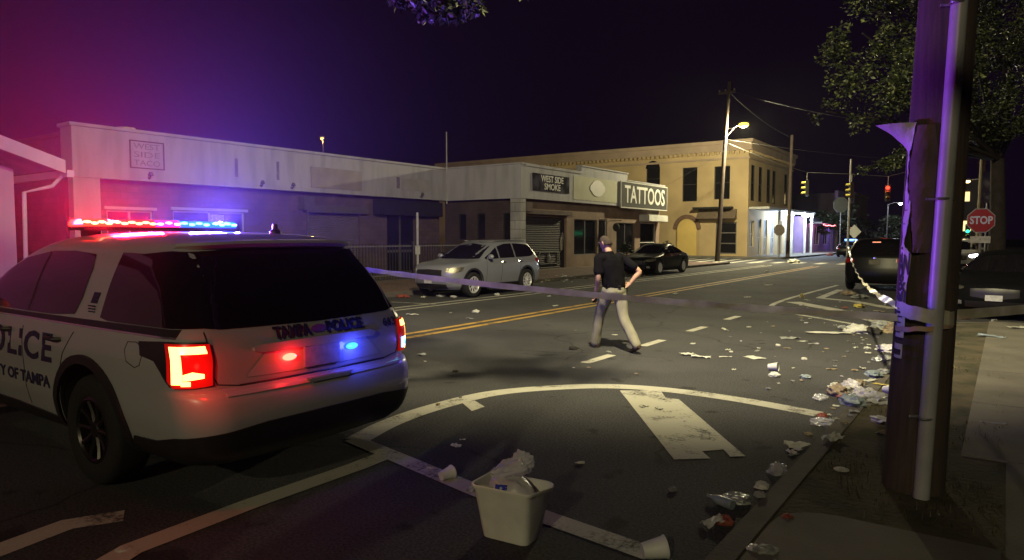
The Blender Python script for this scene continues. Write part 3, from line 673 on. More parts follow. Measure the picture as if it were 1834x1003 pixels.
def wheel(par, x, y, r, rimr, w, spokes=10, rim_m=None, sgn=1, twin=False):
    M = Matrix.Translation((x,y,r)) @ Matrix.Rotation(-sgn*PI/2,4,'X')    # local z = outward
    root = MB(); h = w/2
    root.lathe([(rimr,-h),(r-.03,-h),(r-.008,-h+.02),(r,-h+.05),(r,h-.05),(r-.008,h-.02),(r-.035,h),(rimr+.03,h+.004),(rimr,h-.01)],40,M,closed=True)
    t = root.build('wheel',tyre_m,par,smooth=True,ang=50)
    rm = MB(); rm.lathe([(rimr-.002,h-.012),(rimr-.02,h-.004),(rimr-.032,h-.02),(rimr-.035,-h+.03),(rimr-.002,-h+.03)],36,M)
    rm.lathe([(0,h-.02),(.05,h-.022),(.06,h-.03),(.06,h-.07),(0,h-.07)],20,M)
    for k in range(spokes):
        for dd in ((-.10,.10) if twin else (0,)):
            a = 2*PI*k/spokes; a2 = a+dd*1.2; p0 = Vector((.05*math.cos(a),.05*math.sin(a),h-.045)); p1 = Vector(((rimr-.028)*math.cos(a2),(rimr-.028)*math.sin(a2),h-.028))
            rm.tube([M @ p0, M @ ((p0+p1)/2+Vector((0,0,-.004))), M @ p1],[.022,.017,.02] if not twin else [.017,.012,.015],6)
    rm.build('rim',rim_m or mat('silver_rim',(.62,.62,.62),rough=.38,metal=.25,var=.12,scale=8),t,smooth=True)
    dk = MB(); dk.lathe([(0,h-.11),(rimr-.036,h-.11),(rimr-.036,-h+.04),(0,-h+.04)],24,M); dk.build('brake_disc',mat('brake_grey',(.05,.05,.05),rough=.5,metal=.6),t)
    return t
def clearcoat(name, c, metal=0, rough=.32): return mat(name,c,rough=rough,metal=metal,var=.05,scale=1.2,coat=.6,spec=.5)

# ---------------------------------------------------------------- the police SUV
PX, PY = -3.76, 3.16
pv = thing('police_suv','white police SUV with lit red and blue light bar parked across the road','police car',(PX,PY,0),PI)
SB = Body([(.30,.16,4.85,.86,.22,.45),(.38,.06,4.98,.93,.25,.55),(.46,.02,5.03,.955,.27,.6),(.60,.0,5.05,.985,.28,.6),(.70,.015,5.04,.992,.28,.6),(.765,.05,5.03,.995,.27,.6),(.79,.105,5.02,.997,.25,.6),
           (.90,.105,4.98,1.0,.22,.6),(1.0,.11,4.90,.992,.20,.6),(1.06,.125,4.72,.982,.20,.55),(1.10,.14,4.3,.972,.20,.5),(1.14,.16,3.95,.955,.20,.45),(1.18,.185,3.78,.938,.20,.4),
           (1.30,.26,3.62,.90,.20,.35),(1.45,.36,3.38,.845,.21,.35),(1.58,.45,3.10,.785,.22,.35),(1.66,.50,2.85,.74,.24,.35),(1.71,.60,2.65,.68,.26,.4),(1.745,.85,2.35,.56,.3,.4),(1.762,1.2,1.95,.36,.3,.34)],crown=.06,fcrown=.16)
wht = clearcoat('police_white_paint',(.36,.35,.37))
bd_ = SB.mesh().build('body',wht,pv,smooth=True)
WX1, WX2, WR = 1.37, 4.30, .385
carve(bd_,[cyl_cut(WX1,WR+.02,.455,.62,1.2),cyl_cut(WX1,WR+.02,.455,-1.2,-.62),cyl_cut(WX2,WR+.02,.455,.62,1.2),cyl_cut(WX2,WR+.02,.455,-1.2,-.62)],well_m)
rimd = mat('dark_steel_rim',(.05,.045,.045),rough=.35,metal=.8,var=.3,scale=5)
for x in (WX1,WX2):
    for sg_ in (1,-1): wheel(pv,x,sg_*.84,WR,.235,.25,10,rimd,sg_)
# wheel arch mouldings
for x in (WX1,WX2):
    for sg_ in (1,-1):
        m = MB(); A = [-.35+k*(PI+.7)/28 for k in range(29)]
        def P(i,j,x=x,sg_=sg_):
            a = A[i]; rr = .452+(.0 if j in (0,3) else .062); px = x+rr*math.cos(a); pz = max(.31, WR+.02+rr*math.sin(a)); o = (.002,.002,.022,.022)[j] if j in (1,2) else (-.02,0,0,.024)[j]
            return Vector((px, sg_*(SB.side(px,pz)+o), pz))
        m.grid(P,28,3); m.build('arch_moulding',trimblack,pv,smooth=True)
# lower black cladding: sills and rear valance
for sg_ in (1,-1):
    m = SB.patch('side',[(1.86,.305,.40),(2.6,.305,.43),(3.80,.305,.43)],.014,sg_,2,6,.02); m.build('sill_moulding',trimblack,pv,smooth=True)
for sg_ in (1,-1):
    SB.patch('wrap_rear',[(0,.305,.565),(.5,.305,.56),(.85,.305,.53),(1.1,.305,.50),(1.30,.305,.45),(1.56,.305,.44)],.012,sg_,4,6,.02).build('rear_valance',trimblack,pv,smooth=True)
# glass: wrap-around rear glass, quarter glass, doors
def rg_cols(yy): return [(y,1.205,1.60) for y in yy]
SB.patch('rear',[(-.86,1.19,1.28),(-.80,1.165,1.50),(-.70,1.15,1.625),(-.4,1.145,1.64),(0,1.14,1.645),(.4,1.145,1.64),(.70,1.15,1.625),(.80,1.165,1.50),(.86,1.19,1.28)],.006,1,8,5).build('rear_window',glassb,pv,smooth=True)
for sg_ in (1,-1):
    SB.patch('wrap_rear',[(.70,1.165,1.625),(.80,1.165,1.63),(.95,1.165,1.62),(1.10,1.165,1.61)],.009,sg_,8,5).build('rear_pillar_panel',glassb,pv,smooth=True)
    SB.patch('side',[(.42,1.165,1.53),(.62,1.165,1.60),(1.12,1.165,1.615),(1.22,1.18,1.615)],.010,sg_,6,5).build('quarter_window',glassb,pv,smooth=True)
    SB.patch('side',[(1.55,1.30,1.50),(1.60,1.18,1.60),(1.95,1.16,1.62),(2.33,1.16,1.615)],.006,sg_,6,5).build('rear_door_window',glassb,pv,smooth=True)
    SB.patch('side',[(2.38,1.16,1.61),(2.75,1.16,1.56),(3.2,1.16,1.40),(3.55,1.165,1.20)],.006,sg_,6,5).build('front_door_window',glassb,pv,smooth=True)
    SB.patch('side',[(2.335,1.16,1.61),(2.375,1.16,1.61)],.008,sg_,6,2).build('door_pillar',trimblack,pv,smooth=True)
    SB.patch('side',[(.30,1.118,1.160),(1.0,1.118,1.158),(2.4,1.122,1.152),(3.8,1.118,1.150)],.010,sg_,2,8,.016).build('belt_moulding',trimblack,pv,smooth=True)
    SB.patch('side',[(.30,1.105,1.116),(1.0,1.105,1.116),(2.4,1.11,1.12),(3.8,1.106,1.116)],.008,sg_,1,8,.012).build('chrome_strip',chrome,pv,smooth=True)
    dm = MB(); 
    for x,z in ((1.72,.99),(2.60,1.0)):
        y = SB.side(x,z); dm.tube([(x-.0,sg_*(y-.01),z),(x+.03,sg_*(y+.035),z+.004),(x+.17,sg_*(y+.035),z+.008),(x+.20,sg_*(y-.01),z+.008)],.017,8)
    dm.build('door_handle',trimblack,pv,smooth=True)
    for pts in ([(1.90,.45),(1.84,.60),(1.68,.90),(1.50,1.10)],[(2.36,.44),(2.36,.8),(2.37,1.11)],[(3.55,.44),(3.52,.8),(3.50,1.11)]):
        pp = []
        for (a,b),(c,d) in zip(pts,pts[1:]):
            for i in range(5): t = i/5; pp.append((a+(c-a)*t,b+(d-b)*t))
        seam = MB(); seam.tube([(x,sg_*(SB.side(x,z)+.0005),z) for x,z in pp],.0035,5); seam.build('door_seam',trimblack,pv)
    mi = MB(); mi.sph((3.42,sg_*1.08,1.20),.12,12,8,(.6,.9,.75)); mi.tube([(3.40,sg_*.93,1.14),(3.42,sg_*1.02,1.15)],.03,8); mi.build('side_mirror',wht,pv,smooth=True)
fl = MB(); pp = [(.62,.98),(.64,1.04),(.70,1.06),(.80,1.055),(.83,1.0),(.80,.93),(.70,.90),(.64,.92),(.62,.98)]
fl.tube([(x,SB.side(x,z)+.0005,z) for x,z in pp],.003,5); fl.build('fuel_flap_seam',trimblack,pv)
SB.patch('front',[(-.72,1.22,1.24),(-.66,1.20,1.55),(0,1.19,1.62),(.66,1.20,1.55),(.72,1.22,1.24)],.006,1,6,5).build('windscreen',glassb,pv,smooth=True)
# spoiler lip over the rear glass
sp = MB(); sp.grid(lambda i,j: Vector((SB.end(-.72+1.44*i/24,1.66)-(.0,.07,.085,.04)[j], -.72+1.44*i/24, (1.705,1.70,1.68,1.655)[j]-.02*abs(-1+2*i/24)**3)),24,3); sp.build('roof_spoiler',wht,pv,smooth=True)
# tailgate: seams, dark band recess, handle, plate, lower recess
tg = MB()
cuts = [[(.80,1.14),(.80,1.0),(.79,.88),(.76,.82),(.62,.795)],[(-.80,1.14),(-.80,1.0),(-.79,.88),(-.76,.82),(-.62,.795)]]
for c_ in cuts:
    pp = []
    for (a,b),(c,d) in zip(c_,c_[1:]):
        for i in range(4): t = i/4; pp.append((a+(c-a)*t,b+(d-b)*t))
    pp.append(c_[-1]); tg.tube([(SB.end(y,z)-.0005,y,z) for y,z in pp],.004,5)
tg.tube([(SB.end(y,.797)-.004,y,.797) for y in [-.62+.062*k for k in range(21)]],.006,5)
tg.build('tailgate_seam',trimblack,pv)
# raised brow over the number plate recess
SB.patch('rear',[(-.52,1.00,1.02),(-.47,.985,1.035),(0,.98,1.038),(.47,.985,1.035),(.52,1.00,1.02)],.022,1,2,6,.03).build('tailgate_brow',wht,pv,smooth=True)
SB.patch('rear',[(-.56,.84,.86),(-.44,.835,.978),(0,.83,.978),(.44,.835,.978),(.56,.84,.86)],.004,1,4,6).build('plate_recess',clearcoat('recess_white',(.42,.41,.41)),pv,smooth=True)
pl_ = MB(); pl_.box((-.012,-.155,0),(0,.155,.145)); po = pl_.build('number_plate',mat('plate_grey',(.34,.34,.40),var=.3,scale=20),pv,bevel=.004); po.location = (.097,.0,.838)
def rear_text(txt, size, y, z, m, width=None, off=.012, bold=0, slant=0, name='lettering'):
    # rear surface seen from behind: text reads towards the vehicle's right side (-y)
    def fn(c): yy = y-c.x-slant*c.y; zz = z+c.y; return (SB.end(yy,zz)-off-c.z, yy, zz)
    return lettering(txt,size,None,m,pv,width=width,bold=bold,fn=fn,name=name,depth=.0015)
navy = mat('navy_decal',(.018,.016,.06),rough=.5,var=.1)
rear_text('TAMPA',.105,.215,1.09,navy,width=.29,bold=.004); rear_text('POLICE',.10,-.235,1.09,navy,width=.34,bold=.004); rear_text('663',.085,-.70,1.065,navy,width=.14,bold=.001)
em = MB(); em.prism([(.065*math.cos(k*PI/10),.030*math.sin(k*PI/10)) for k in range(20)],.004,frame_M((SB.end(0,1.09)-.010,.0,1.09),(0,-1,0),(0,0,1))); em.build('oval_badge',mat('badge_maroon',(.12,.03,.06),rough=.4,var=.2),pv)
def side_text(txt, size, x, z, m, width=None, off=.010, bold=0, slant=.15, rise=0, spacing=1.0):
    # vehicle's left side (+y) seen from outside: text reads towards the rear (-x)
    def fn(c): xx = x-c.x-slant*c.y; zz = z+c.y+rise*c.x; return (xx, SB.side(xx,zz)+off-.006+c.z, zz)
    return lettering(txt,size,None,m,pv,width=width,bold=bold,fn=fn,depth=.0015,spacing=spacing)
side_text('POLICE',.29,2.53,.905,navy,width=1.34,bold=.007,slant=.12,spacing=1.12); side_text('CITY OF TAMPA',.125,2.50,.655,navy,width=1.15,bold=.003)
side_text('E',.085,1.37,1.30,navy,width=.09,bold=.008); q = MB()
for k in range(3): q.box((1.325,SB.side(1.37,1.225)+.004,1.205+k*.02),(1.42,SB.side(1.37,1.225)+.010,1.213+k*.02))
q.build('small_print_decal',navy,pv)
# stripes along the doors
# bumper step
m = SB.patch('rear',[(-.74,.752,.776),(-.6,.75,.782),(0,.748,.784),(.6,.75,.782),(.74,.752,.776)],.010,1,2,6,.02); m.build('bumper_step',wht,pv,smooth=True)
m = MB(); m.prism([(-.16,0),(-.20,.035),(.20,.035),(.16,0)],.03,frame_M((.018,-.02,.742),(0,1,0),(0,0,1))); m.build('tow_cover',wht,pv,bevel=.006)
# tail lamps
lens = mat('red_lens',(.30,.006,.006),rough=.15,var=.2,scale=8,coat=.5); red_e = emat('tail_glow',(1,.05,.02),3); hot_e = emat('tail_hot',(1,.40,.10),6)
for sg_ in (1,-1):
    SB.patch('wrap_rear',[(.80,.83,1.085),(.92,.82,1.09),(1.04,.82,1.09),(1.12,.90,1.085),(1.20,.965,1.08),(1.36,.985,1.07)],.010,sg_,6,5,.02).build('lamp_housing',trimblack,pv,smooth=True)
    L1 = SB.patch('wrap_rear',[(.795,.825,1.075),(.90,.815,1.08),(1.01,.815,1.08),(1.05,.86,1.08)],.020,sg_,6,5,.02).build('tail_lamp',emat('lit_red_lens',(1,.012,.008),.22),pv,smooth=True)
    gz = MB()
    for cols in ([(.955,.84,1.065),(1.015,.84,1.065)],[(.82,1.022,1.065),(.956,1.022,1.065)],[(.91,.830,.858),(.957,.830,.858)]):
        q = SB.patch('wrap_rear',cols,.026,sg_,3,3,.008); gz.add(q.v,q.f)
    gz.build('glowing_strip',hot_e,L1,smooth=True)
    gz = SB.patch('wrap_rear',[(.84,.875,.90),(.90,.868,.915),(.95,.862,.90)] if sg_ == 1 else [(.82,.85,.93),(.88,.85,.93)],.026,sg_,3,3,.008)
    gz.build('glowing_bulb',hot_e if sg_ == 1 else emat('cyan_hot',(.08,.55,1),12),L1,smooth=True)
# warning lamps on the tailgate
def small_lamp(y, z, e, nm):
    m = MB(); m.sph((0,0,0),1,14,9,(.014,.055,.024)); o = m.build(nm,e,pv,smooth=True); o.location = (SB.end(y,z)-.02,y,z); return o
small_lamp(.27,.93,emat('red_hot',(1,.12,.07),6),'warning_lamp'); small_lamp(-.27,.935,emat('blue_hot',(.03,.22,1),4.2),'warning_lamp')
# roof light bar
BX, BZ, BH = 2.20, 1.835, .66
bar_ = MB(); bar_.prism([(-.14,-.03),(-.15,.0),(.15,.0),(.14,-.03)],BH*2,frame_M((BX,BH,BZ-.03),(1,0,0),(0,0,1))); lbo = bar_.build('light_bar',trimblack,pv,bevel=.005)
segs = [(.66,.44,'orange_hot',(1,.025,.012),5),(.435,.09,'red_white',(1,.012,.012),5),(.085,-.12,'red_hot2',(1,.02,.25),4),(-.125,-.39,'blue_white',(.01,.07,1),5),(-.42,-.66,'cyan_bar',(.005,.08,1),4.5)]
for y1,y0,nm,c_,e_ in segs:
    q = MB(); q.prism([(-.13,0),(-.135,.035),(-.09,.058),(.09,.058),(.135,.035),(.13,0)],y1-y0,frame_M((BX,y1,BZ-.03),(1,0,0),(0,0,1))); md_ = q.build('light_module',emat(nm,c_,e_),lbo,bevel=.006)
    for k_ in range(max(2,int((y1-y0)/.055))):
        yy = y0+.03+(y1-y0-.06)*k_/(max(2,int((y1-y0)/.055))-1); q = MB(); q.sph((BX-.128,yy,BZ+(.006 if k_%2 else -.004)),1,10,6,(.016,.032,.012)); q.build('diode',emat('core_'+nm,(1,.30,.14) if nm in ('orange_hot','red_white') else ((1,.28,.5) if nm == 'red_hot2' else (.12,.55,1)),7),md_,smooth=True)
ft = MB(); ft.box((BX-.06,.50,1.70),(BX+.06,.60,BZ-.06)); ft.box((BX-.06,-.60,1.70),(BX+.06,-.50,BZ-.06)); ft.build('bar_foot',trimblack,lbo)
an = MB(); an.lathe([(.05,0),(.045,.02),(.025,.035),(.022,.075),(0,.08)],14,Matrix.Translation((1.0,-.30,1.748))); an.build('roof_antenna',trimblack,pv,smooth=True)
# the light the bar throws: area lamps in the modules, facing behind and ahead
def pt_light(par, name, loc, power, c_):
    L = bpy.data.lights.new(name,'POINT'); L.energy = power; L.color = c_; L.shadow_soft_size = .03
    o = bpy.data.objects.new(name,L); col.objects.link(o); o.parent = par; o.location = loc; return o
def lamp_area(par, name, loc, rot, sx, sy, power, c_, spread=170):
    L = bpy.data.lights.new(name,'AREA'); L.shape = 'RECTANGLE'; L.size = sx; L.size_y = sy; L.energy = power; L.color = c_; L.spread = math.radians(spread)
    o = bpy.data.objects.new(name,L); col.objects.link(o); o.parent = par; o.location = loc; o.rotation_euler = rot; return o
RED, BLU = (1,.008,.035), (.14,.08,1)
lamp_area(lbo,'red_beam_rear',(BX-.17,.36,BZ+.02),(0,PI/2+.45,-.8),.05,.55,P_RED,RED)
lamp_area(lbo,'blue_beam_rear',(BX-.17,-.36,BZ+.02),(0,PI/2+.45,.45),.05,.55,P_BLUE,BLU)
lamp_area(lbo,'red_beam_front',(BX+.16,.36,BZ+.01),(0,-PI/2-.3,.3),.05,.55,P_RED*1.2,RED)
lamp_area(lbo,'blue_beam_front',(BX+.16,-.36,BZ+.01),(0,-PI/2-.15,-.5),.05,.55,P_BLUE*.8,BLU)
lamp_area(lbo,'red_beam_side',(BX,.70,BZ+.01),(-PI/2-.6,0,0),.2,.05,P_RED*.18,RED)
lamp_area(lbo,'blue_beam_side',(BX,-.70,BZ+.01),(PI/2+.6,0,0),.2,.05,P_BLUE*.6,BLU)
pt_light(pv,'red_warning_light',(SB.end(.27,.93)-.08,.27,.93),1.9,(1,.006,.01))
pt_light(pv,'blue_warning_light',(SB.end(-.27,.93)-.10,-.27,.935),3,(.05,.07,1))
pt_light(pv,'tail_lamp_light',(.02,.98,.93),2.6,(1,.01,.006)); pt_light(pv,'tail_lamp_light',(.02,-1.0,.90),1.2,BLU)

# ---------------------------------------------------------------- other cars
def generic_car(name, label, loc, rz, keys, paint_m, wr, wb, rear_ov, W, winc, roofz, hl=None, twin=False, rimr=.22, wells=.42, cladding=None, group=None, glow=False):
    t = thing(name,label,'car',loc,rz,group); B = Body(keys,crown=.07,fcrown=.22,barrel=.05)
    b = B.mesh(.035).build('body',paint_m,t,smooth=True)
    x1, x2 = rear_ov, rear_ov+wb; r = wr+.055
    carve(b,[cyl_cut(x1,wr+.02,r,W-.32,W+.3),cyl_cut(x1,wr+.02,r,-W-.3,-W+.32),cyl_cut(x2,wr+.02,r,W-.32,W+.3),cyl_cut(x2,wr+.02,r,-W-.3,-W+.32)],well_m)
    for x in (x1,x2):
        for s_ in (1,-1): wheel(t,x,s_*(W-.10),wr,rimr,.22,10 if not twin else 10,None,s_,False)
    for s_ in (1,-1):
        for nm,c_ in winc.items():
            if nm in ('rear_window','windscreen'): continue
            B.patch('side',c_,.006,s_,6,5).build('side_window',glassb,t,smooth=True)
        if cladding:
            B.patch('side',[(x1+r+.03,cladding[0],cladding[1]),(x2-r-.03,cladding[0],cladding[1])],.012,s_,2,12,.02).build('sill_moulding',trimblack,t,smooth=True)
        dm = MB()
        for x in cladding[2]:
            z = cladding[3]; y = B.side(x,z); dm.tube([(x,s_*(y-.01),z),(x+.03,s_*(y+.035),z),(x+.16,s_*(y+.035),z+.005),(x+.19,s_*(y-.01),z+.005)],.016,8)
        dm.build('door_handle',chrome,t,smooth=True)
        mx = cladding[4]; mz = cladding[5]; mi = MB(); yy = B.side(mx,mz); mi.sph((mx,s_*(yy+.13),mz+.03),.11,12,8,(.6,.95,.7)); mi.tube([(mx,s_*(yy-.02),mz-.02),(mx,s_*(yy+.08),mz)],.03,8); mi.build('side_mirror',paint_m,t,smooth=True)
        for x in cladding[6]:
            sm = MB(); sm.tube([(x-.05*i/8,s_*(B.side(x-.05*i/8,cladding[1]+(cladding[7]-cladding[1])*i/8)+.0005),cladding[1]+(cladding[7]-cladding[1])*i/8) for i in range(9)],.004,5); sm.build('door_seam',trimblack,t)
    B.patch('rear',winc['rear_window'],.006,1,6,5).build('rear_window',glassb,t,smooth=True)
    B.patch('front',winc['windscreen'],.006,1,6,5).build('windscreen',glassb,t,smooth=True)
    return t, B
silver = clearcoat('silver_paint',(.27,.28,.32),metal=.35,rough=.34)
K = [(.24,.12,4.45,.80,.2,.4),(.34,.03,4.56,.88,.25,.5),(.50,0,4.62,.91,.26,.55),(.70,.02,4.64,.925,.26,.6),(.84,.05,4.60,.925,.25,.62),(.93,.07,4.50,.92,.25,.6),(.98,.08,4.30,.91,.24,.55),(1.03,.09,3.85,.90,.24,.5),(1.08,.11,3.55,.885,.24,.42),(1.14,.14,3.38,.865,.24,.36),
     (1.28,.24,3.12,.815,.25,.36),(1.42,.36,2.82,.755,.26,.36),(1.52,.44,2.60,.71,.28,.36),(1.58,.52,2.42,.66,.3,.36),(1.62,.68,2.2,.56,.3,.36),(1.645,1.0,1.85,.36,.3,.3)]
winK = dict(a=[(.50,1.18,1.30),(.62,1.14,1.44),(.85,1.12,1.50),(1.35,1.11,1.53),(1.55,1.11,1.535)],b=[(1.62,1.105,1.535),(2.0,1.10,1.52),(2.3,1.095,1.46),(2.38,1.095,1.44)],c=[(2.45,1.09,1.42),(2.8,1.085,1.25),(3.1,1.08,1.12)],
            rear_window=[(-.66,1.16,1.2),(-.58,1.13,1.45),(0,1.12,1.48),(.58,1.13,1.45),(.66,1.16,1.2)],windscreen=[(-.76,1.10,1.12),(-.62,1.09,1.46),(0,1.09,1.54),(.62,1.09,1.46),(.76,1.10,1.12)])
sv, SVB = generic_car('parked_suv','silver compact SUV parked at the far kerb facing the camera',(-13.33,19.35,0),-PI/2,K,silver,.36,2.72,.98,.925,winK,1.64,cladding=(.25,.36,(1.25,2.15),.98,2.98,1.12,(1.38,2.36,3.1),1.07),rimr=.245)
def car_front(t, B, zl=.62, zh=.78, wgr=.52, lamp=chrome, zf=(.34,.44)):
    for s_ in (1,-1):
        cb = [(y,zl+.02*(y-.5),zh) for y in (.56,.68,.80)]
        B.patch('wrap_front',[(.56,zl+.06,zh-.02),(.70,zl+.02,zh),(.90,zl+.02,zh+.02),(1.08,zl+.07,zh+.03)],.010,s_,5,5,.02).build('headlamp',lamp,t,smooth=True)
        B.patch('wrap_front',[(.60,zf[0],zf[1]),(.75,zf[0],zf[1]+.02)],.010,s_,3,4,.02).build('fog_lamp',mat('fog_lens',(.5,.5,.55),rough=.12,metal=.6,var=.2),t,smooth=True)
    B.patch('front',[(-wgr,zl-.10,zh-.06),(0,zl-.16,zh-.04),(wgr,zl-.10,zh-.06)],.008,1,4,8,.02).build('grille',trimblack,t,smooth=True)
    B.patch('front',[(-wgr-.1,.27,.40),(0,.25,.41),(wgr+.1,.27,.40)],.008,1,4,8,.02).build('lower_grille',trimblack,t,smooth=True)
    p = MB(); p.box((0,-.15,0),(.012,.15,.12)); o = p.build('number_plate',mat('plate_white',(.5,.5,.5),var=.3,scale=18),t,bevel=.003); o.location = (B.end(0,.47,False)+.02,0,.42)
hlm = mat('headlamp_glass',(.35,.33,.27),rough=.3,metal=.75,var=.6,scale=22,bump=.5,bscale=30)
car_front(sv,SVB,.70,.86,.46,hlm,(.40,.50))
rr_ = MB()
for s_ in (1,-1): rr_.tube([(x,s_*(SVB.side(x,1.55)-.03),1.60+.015*math.sin((x-.8)/1.7*PI)) for x in [.8+.17*k for k in range(11)]],.016,6)
rr_.build('roof_rail',chrome,sv,smooth=True)
for s_ in (1,-1): SVB.patch('wrap_rear',[(.62,.93,1.05),(.85,.90,1.07),(1.10,.95,1.05)],.010,s_,4,4,.02).build('tail_lamp',lens,sv,smooth=True)
for x in (.98,.98+2.72):
    for s_ in (1,-1):
        m = MB(); A = [-.3+k*(PI+.6)/24 for k in range(25)]
        def P(i,j,x=x,s_=s_):
            rr = .415+(0 if j in (0,3) else .05); px = x+rr*math.cos(A[i]); pz = max(.25,.38+rr*math.sin(A[i])); return Vector((px,s_*(SVB.side(px,pz)+(-.02,0,.02,.02)[j]),pz))
        m.grid(P,24,3); m.build('arch_moulding',trimblack,sv,smooth=True)
black_p = mat('black_paint',(.006,.006,.007),rough=.3,var=.05,scale=1,spec=.12,coat=.0)
KS = [(.18,.15,4.6,.78,.2,.4),(.28,.03,4.72,.86,.25,.5),(.45,0,4.80,.895,.26,.6),(.62,.02,4.80,.905,.26,.62),(.74,.05,4.72,.905,.26,.6),(.82,.10,4.50,.90,.26,.55),(.88,.16,4.05,.885,.26,.5),(.93,.24,3.70,.875,.26,.45),(.98,.48,3.52,.86,.26,.4),(1.03,.68,3.40,.835,.26,.36),
      (1.12,.92,3.18,.785,.26,.36),(1.24,1.25,2.9,.715,.28,.36),(1.33,1.55,2.68,.655,.3,.36),(1.39,1.8,2.48,.59,.3,.36),(1.425,2.0,2.3,.42,.2,.2)]
winS = dict(a=[(1.05,1.00,1.04),(1.35,.99,1.20),(1.7,.985,1.31),(2.0,.98,1.34)],b=[(2.06,.98,1.345),(2.5,.975,1.32),(2.8,.97,1.25),(3.15,.97,1.06)],
            rear_window=[(-.66,1.02,1.06),(-.55,1.0,1.30),(0,1.0,1.34),(.55,1.0,1.30),(.66,1.02,1.06)],windscreen=[(-.72,.99,1.02),(-.58,.98,1.28),(0,.975,1.345),(.58,.98,1.28),(.72,.99,1.02)])
sdn, SDB = generic_car('parked_sedan','black sedan parked at the far kerb beside the tan corner shop',(-13.85,33.9,0),-PI/2,KS,black_p,.335,2.85,.98,.905,winS,1.42,cladding=(.19,.27,(1.35,2.35),.88,3.1,1.0,(1.5,2.5,3.4),.95),rimr=.23)
car_front(sdn,SDB,.60,.72,.42,hlm,(.32,.40))
sd2, SD2 = generic_car('parked_sedan','black sedan facing the camera beyond the sidewalk, right of the utility pole',(.42,22.1,0),-PI/2-.12,KS,black_p,.335,2.85,.98,.905,winS,1.42,cladding=(.19,.27,(1.35,2.35),.88,3.1,1.0,(1.5,2.5,3.4),.95),rimr=.23)
sd2.location = (.40,22.0,0)
car_front(sd2,SD2,.60,.72,.42,hlm,(.32,.40))
ds, DSB = generic_car('parked_suv','black SUV seen from behind beyond the hatched road island, left of the utility pole',(-3.4,24.6,0),PI/2,[(k[0]*1.03,)+k[1:] for k in K],black_p,.36,2.72,.98,.925,{a:[(c[0],c[1]*1.03,c[2]*1.03) for c in b] for a,b in winK.items()},1.64,cladding=(.26,.37,(1.25,2.15),1.0,2.98,1.15,(1.38,2.36,3.1),1.09),rimr=.245)
for s_ in (1,-1): DSB.patch('wrap_rear',[(.60,.93,1.04),(.85,.90,1.06),(1.10,.95,1.04)],.010,s_,4,4,.02).build('tail_lamp',lens,ds,smooth=True)
p = MB(); p.box((-.012,-.16,0),(0,.16,.14)); o = p.build('number_plate',mat('plate_yellowish',(.13,.12,.08),var=.3,scale=18),ds,bevel=.003); o.location = (DSB.end(0,.9)-.005,0,.86)
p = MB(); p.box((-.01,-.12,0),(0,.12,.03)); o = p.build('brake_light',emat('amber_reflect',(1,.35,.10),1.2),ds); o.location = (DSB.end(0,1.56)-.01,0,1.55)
p = MB(); p.prism([(.05*math.cos(k*PI/8),.035*math.sin(k*PI/8)) for k in range(16)],.008,frame_M((DSB.end(0,1.06)-.006,0,1.06),(0,-1,0),(0,0,1))); p.build('oval_badge',chrome,ds)
rr_ = MB()
for s_ in (1,-1): rr_.tube([(x,s_*(DSB.side(x,1.6)-.03),1.65+.015*math.sin((x-.8)/1.7*PI)) for x in [.8+.17*k for k in range(11)]],.016,6)
rr_.build('roof_rail',chrome,ds,smooth=True)
fc, FCB = generic_car('parked_sedan','distant dark sedan with blue glints by the bar',(-11.3,66,0),PI/2,KS,black_p,.335,2.85,.98,.905,winS,1.42,cladding=(.19,.27,(1.35,2.35),.88,3.1,1.0,(1.5,2.5,3.4),.95),rimr=.23)
q = MB(); q.box((-.15,-.5,0),(.15,.5,.12)); q = q.build('light_bar',emat('blue_glint',(.15,.35,1),6),fc); q.location = (2.1,0,1.44)  # glowing block added for blue glints reflected on the car
for s_ in (1,-1): FCB.patch('wrap_rear',[(.55,.70,.80),(.80,.69,.82)],.010,s_,3,3,.02).build('tail_lamp',lens,fc,smooth=True)
wv, WVB = generic_car('approaching_suv','distant pale SUV with blazing headlights left of the stop sign',(-2.05,46,0),-PI/2,K,clearcoat('pale_paint',(.5,.52,.56)),.36,2.72,.98,.925,winK,1.64,cladding=(.25,.36,(1.25,2.15),.98,2.98,1.12,(1.38,2.36,3.1),1.07),rimr=.22)
car_front(wv,WVB,.70,.86,.46,emat('headlight_glow',(.85,.92,1),30),(.40,.50))
L = bpy.data.lights.new('headlight','SPOT'); L.energy = 400; L.color = (.85,.92,1); L.spot_size = 1.2; L.spot_blend = .8; L.shadow_soft_size = .08
lo = bpy.data.objects.new('headlight_beam',L); col.objects.link(lo); lo.parent = wv; lo.location = (4.75,0,.8); lo.rotation_euler = (0,-PI/2,0)
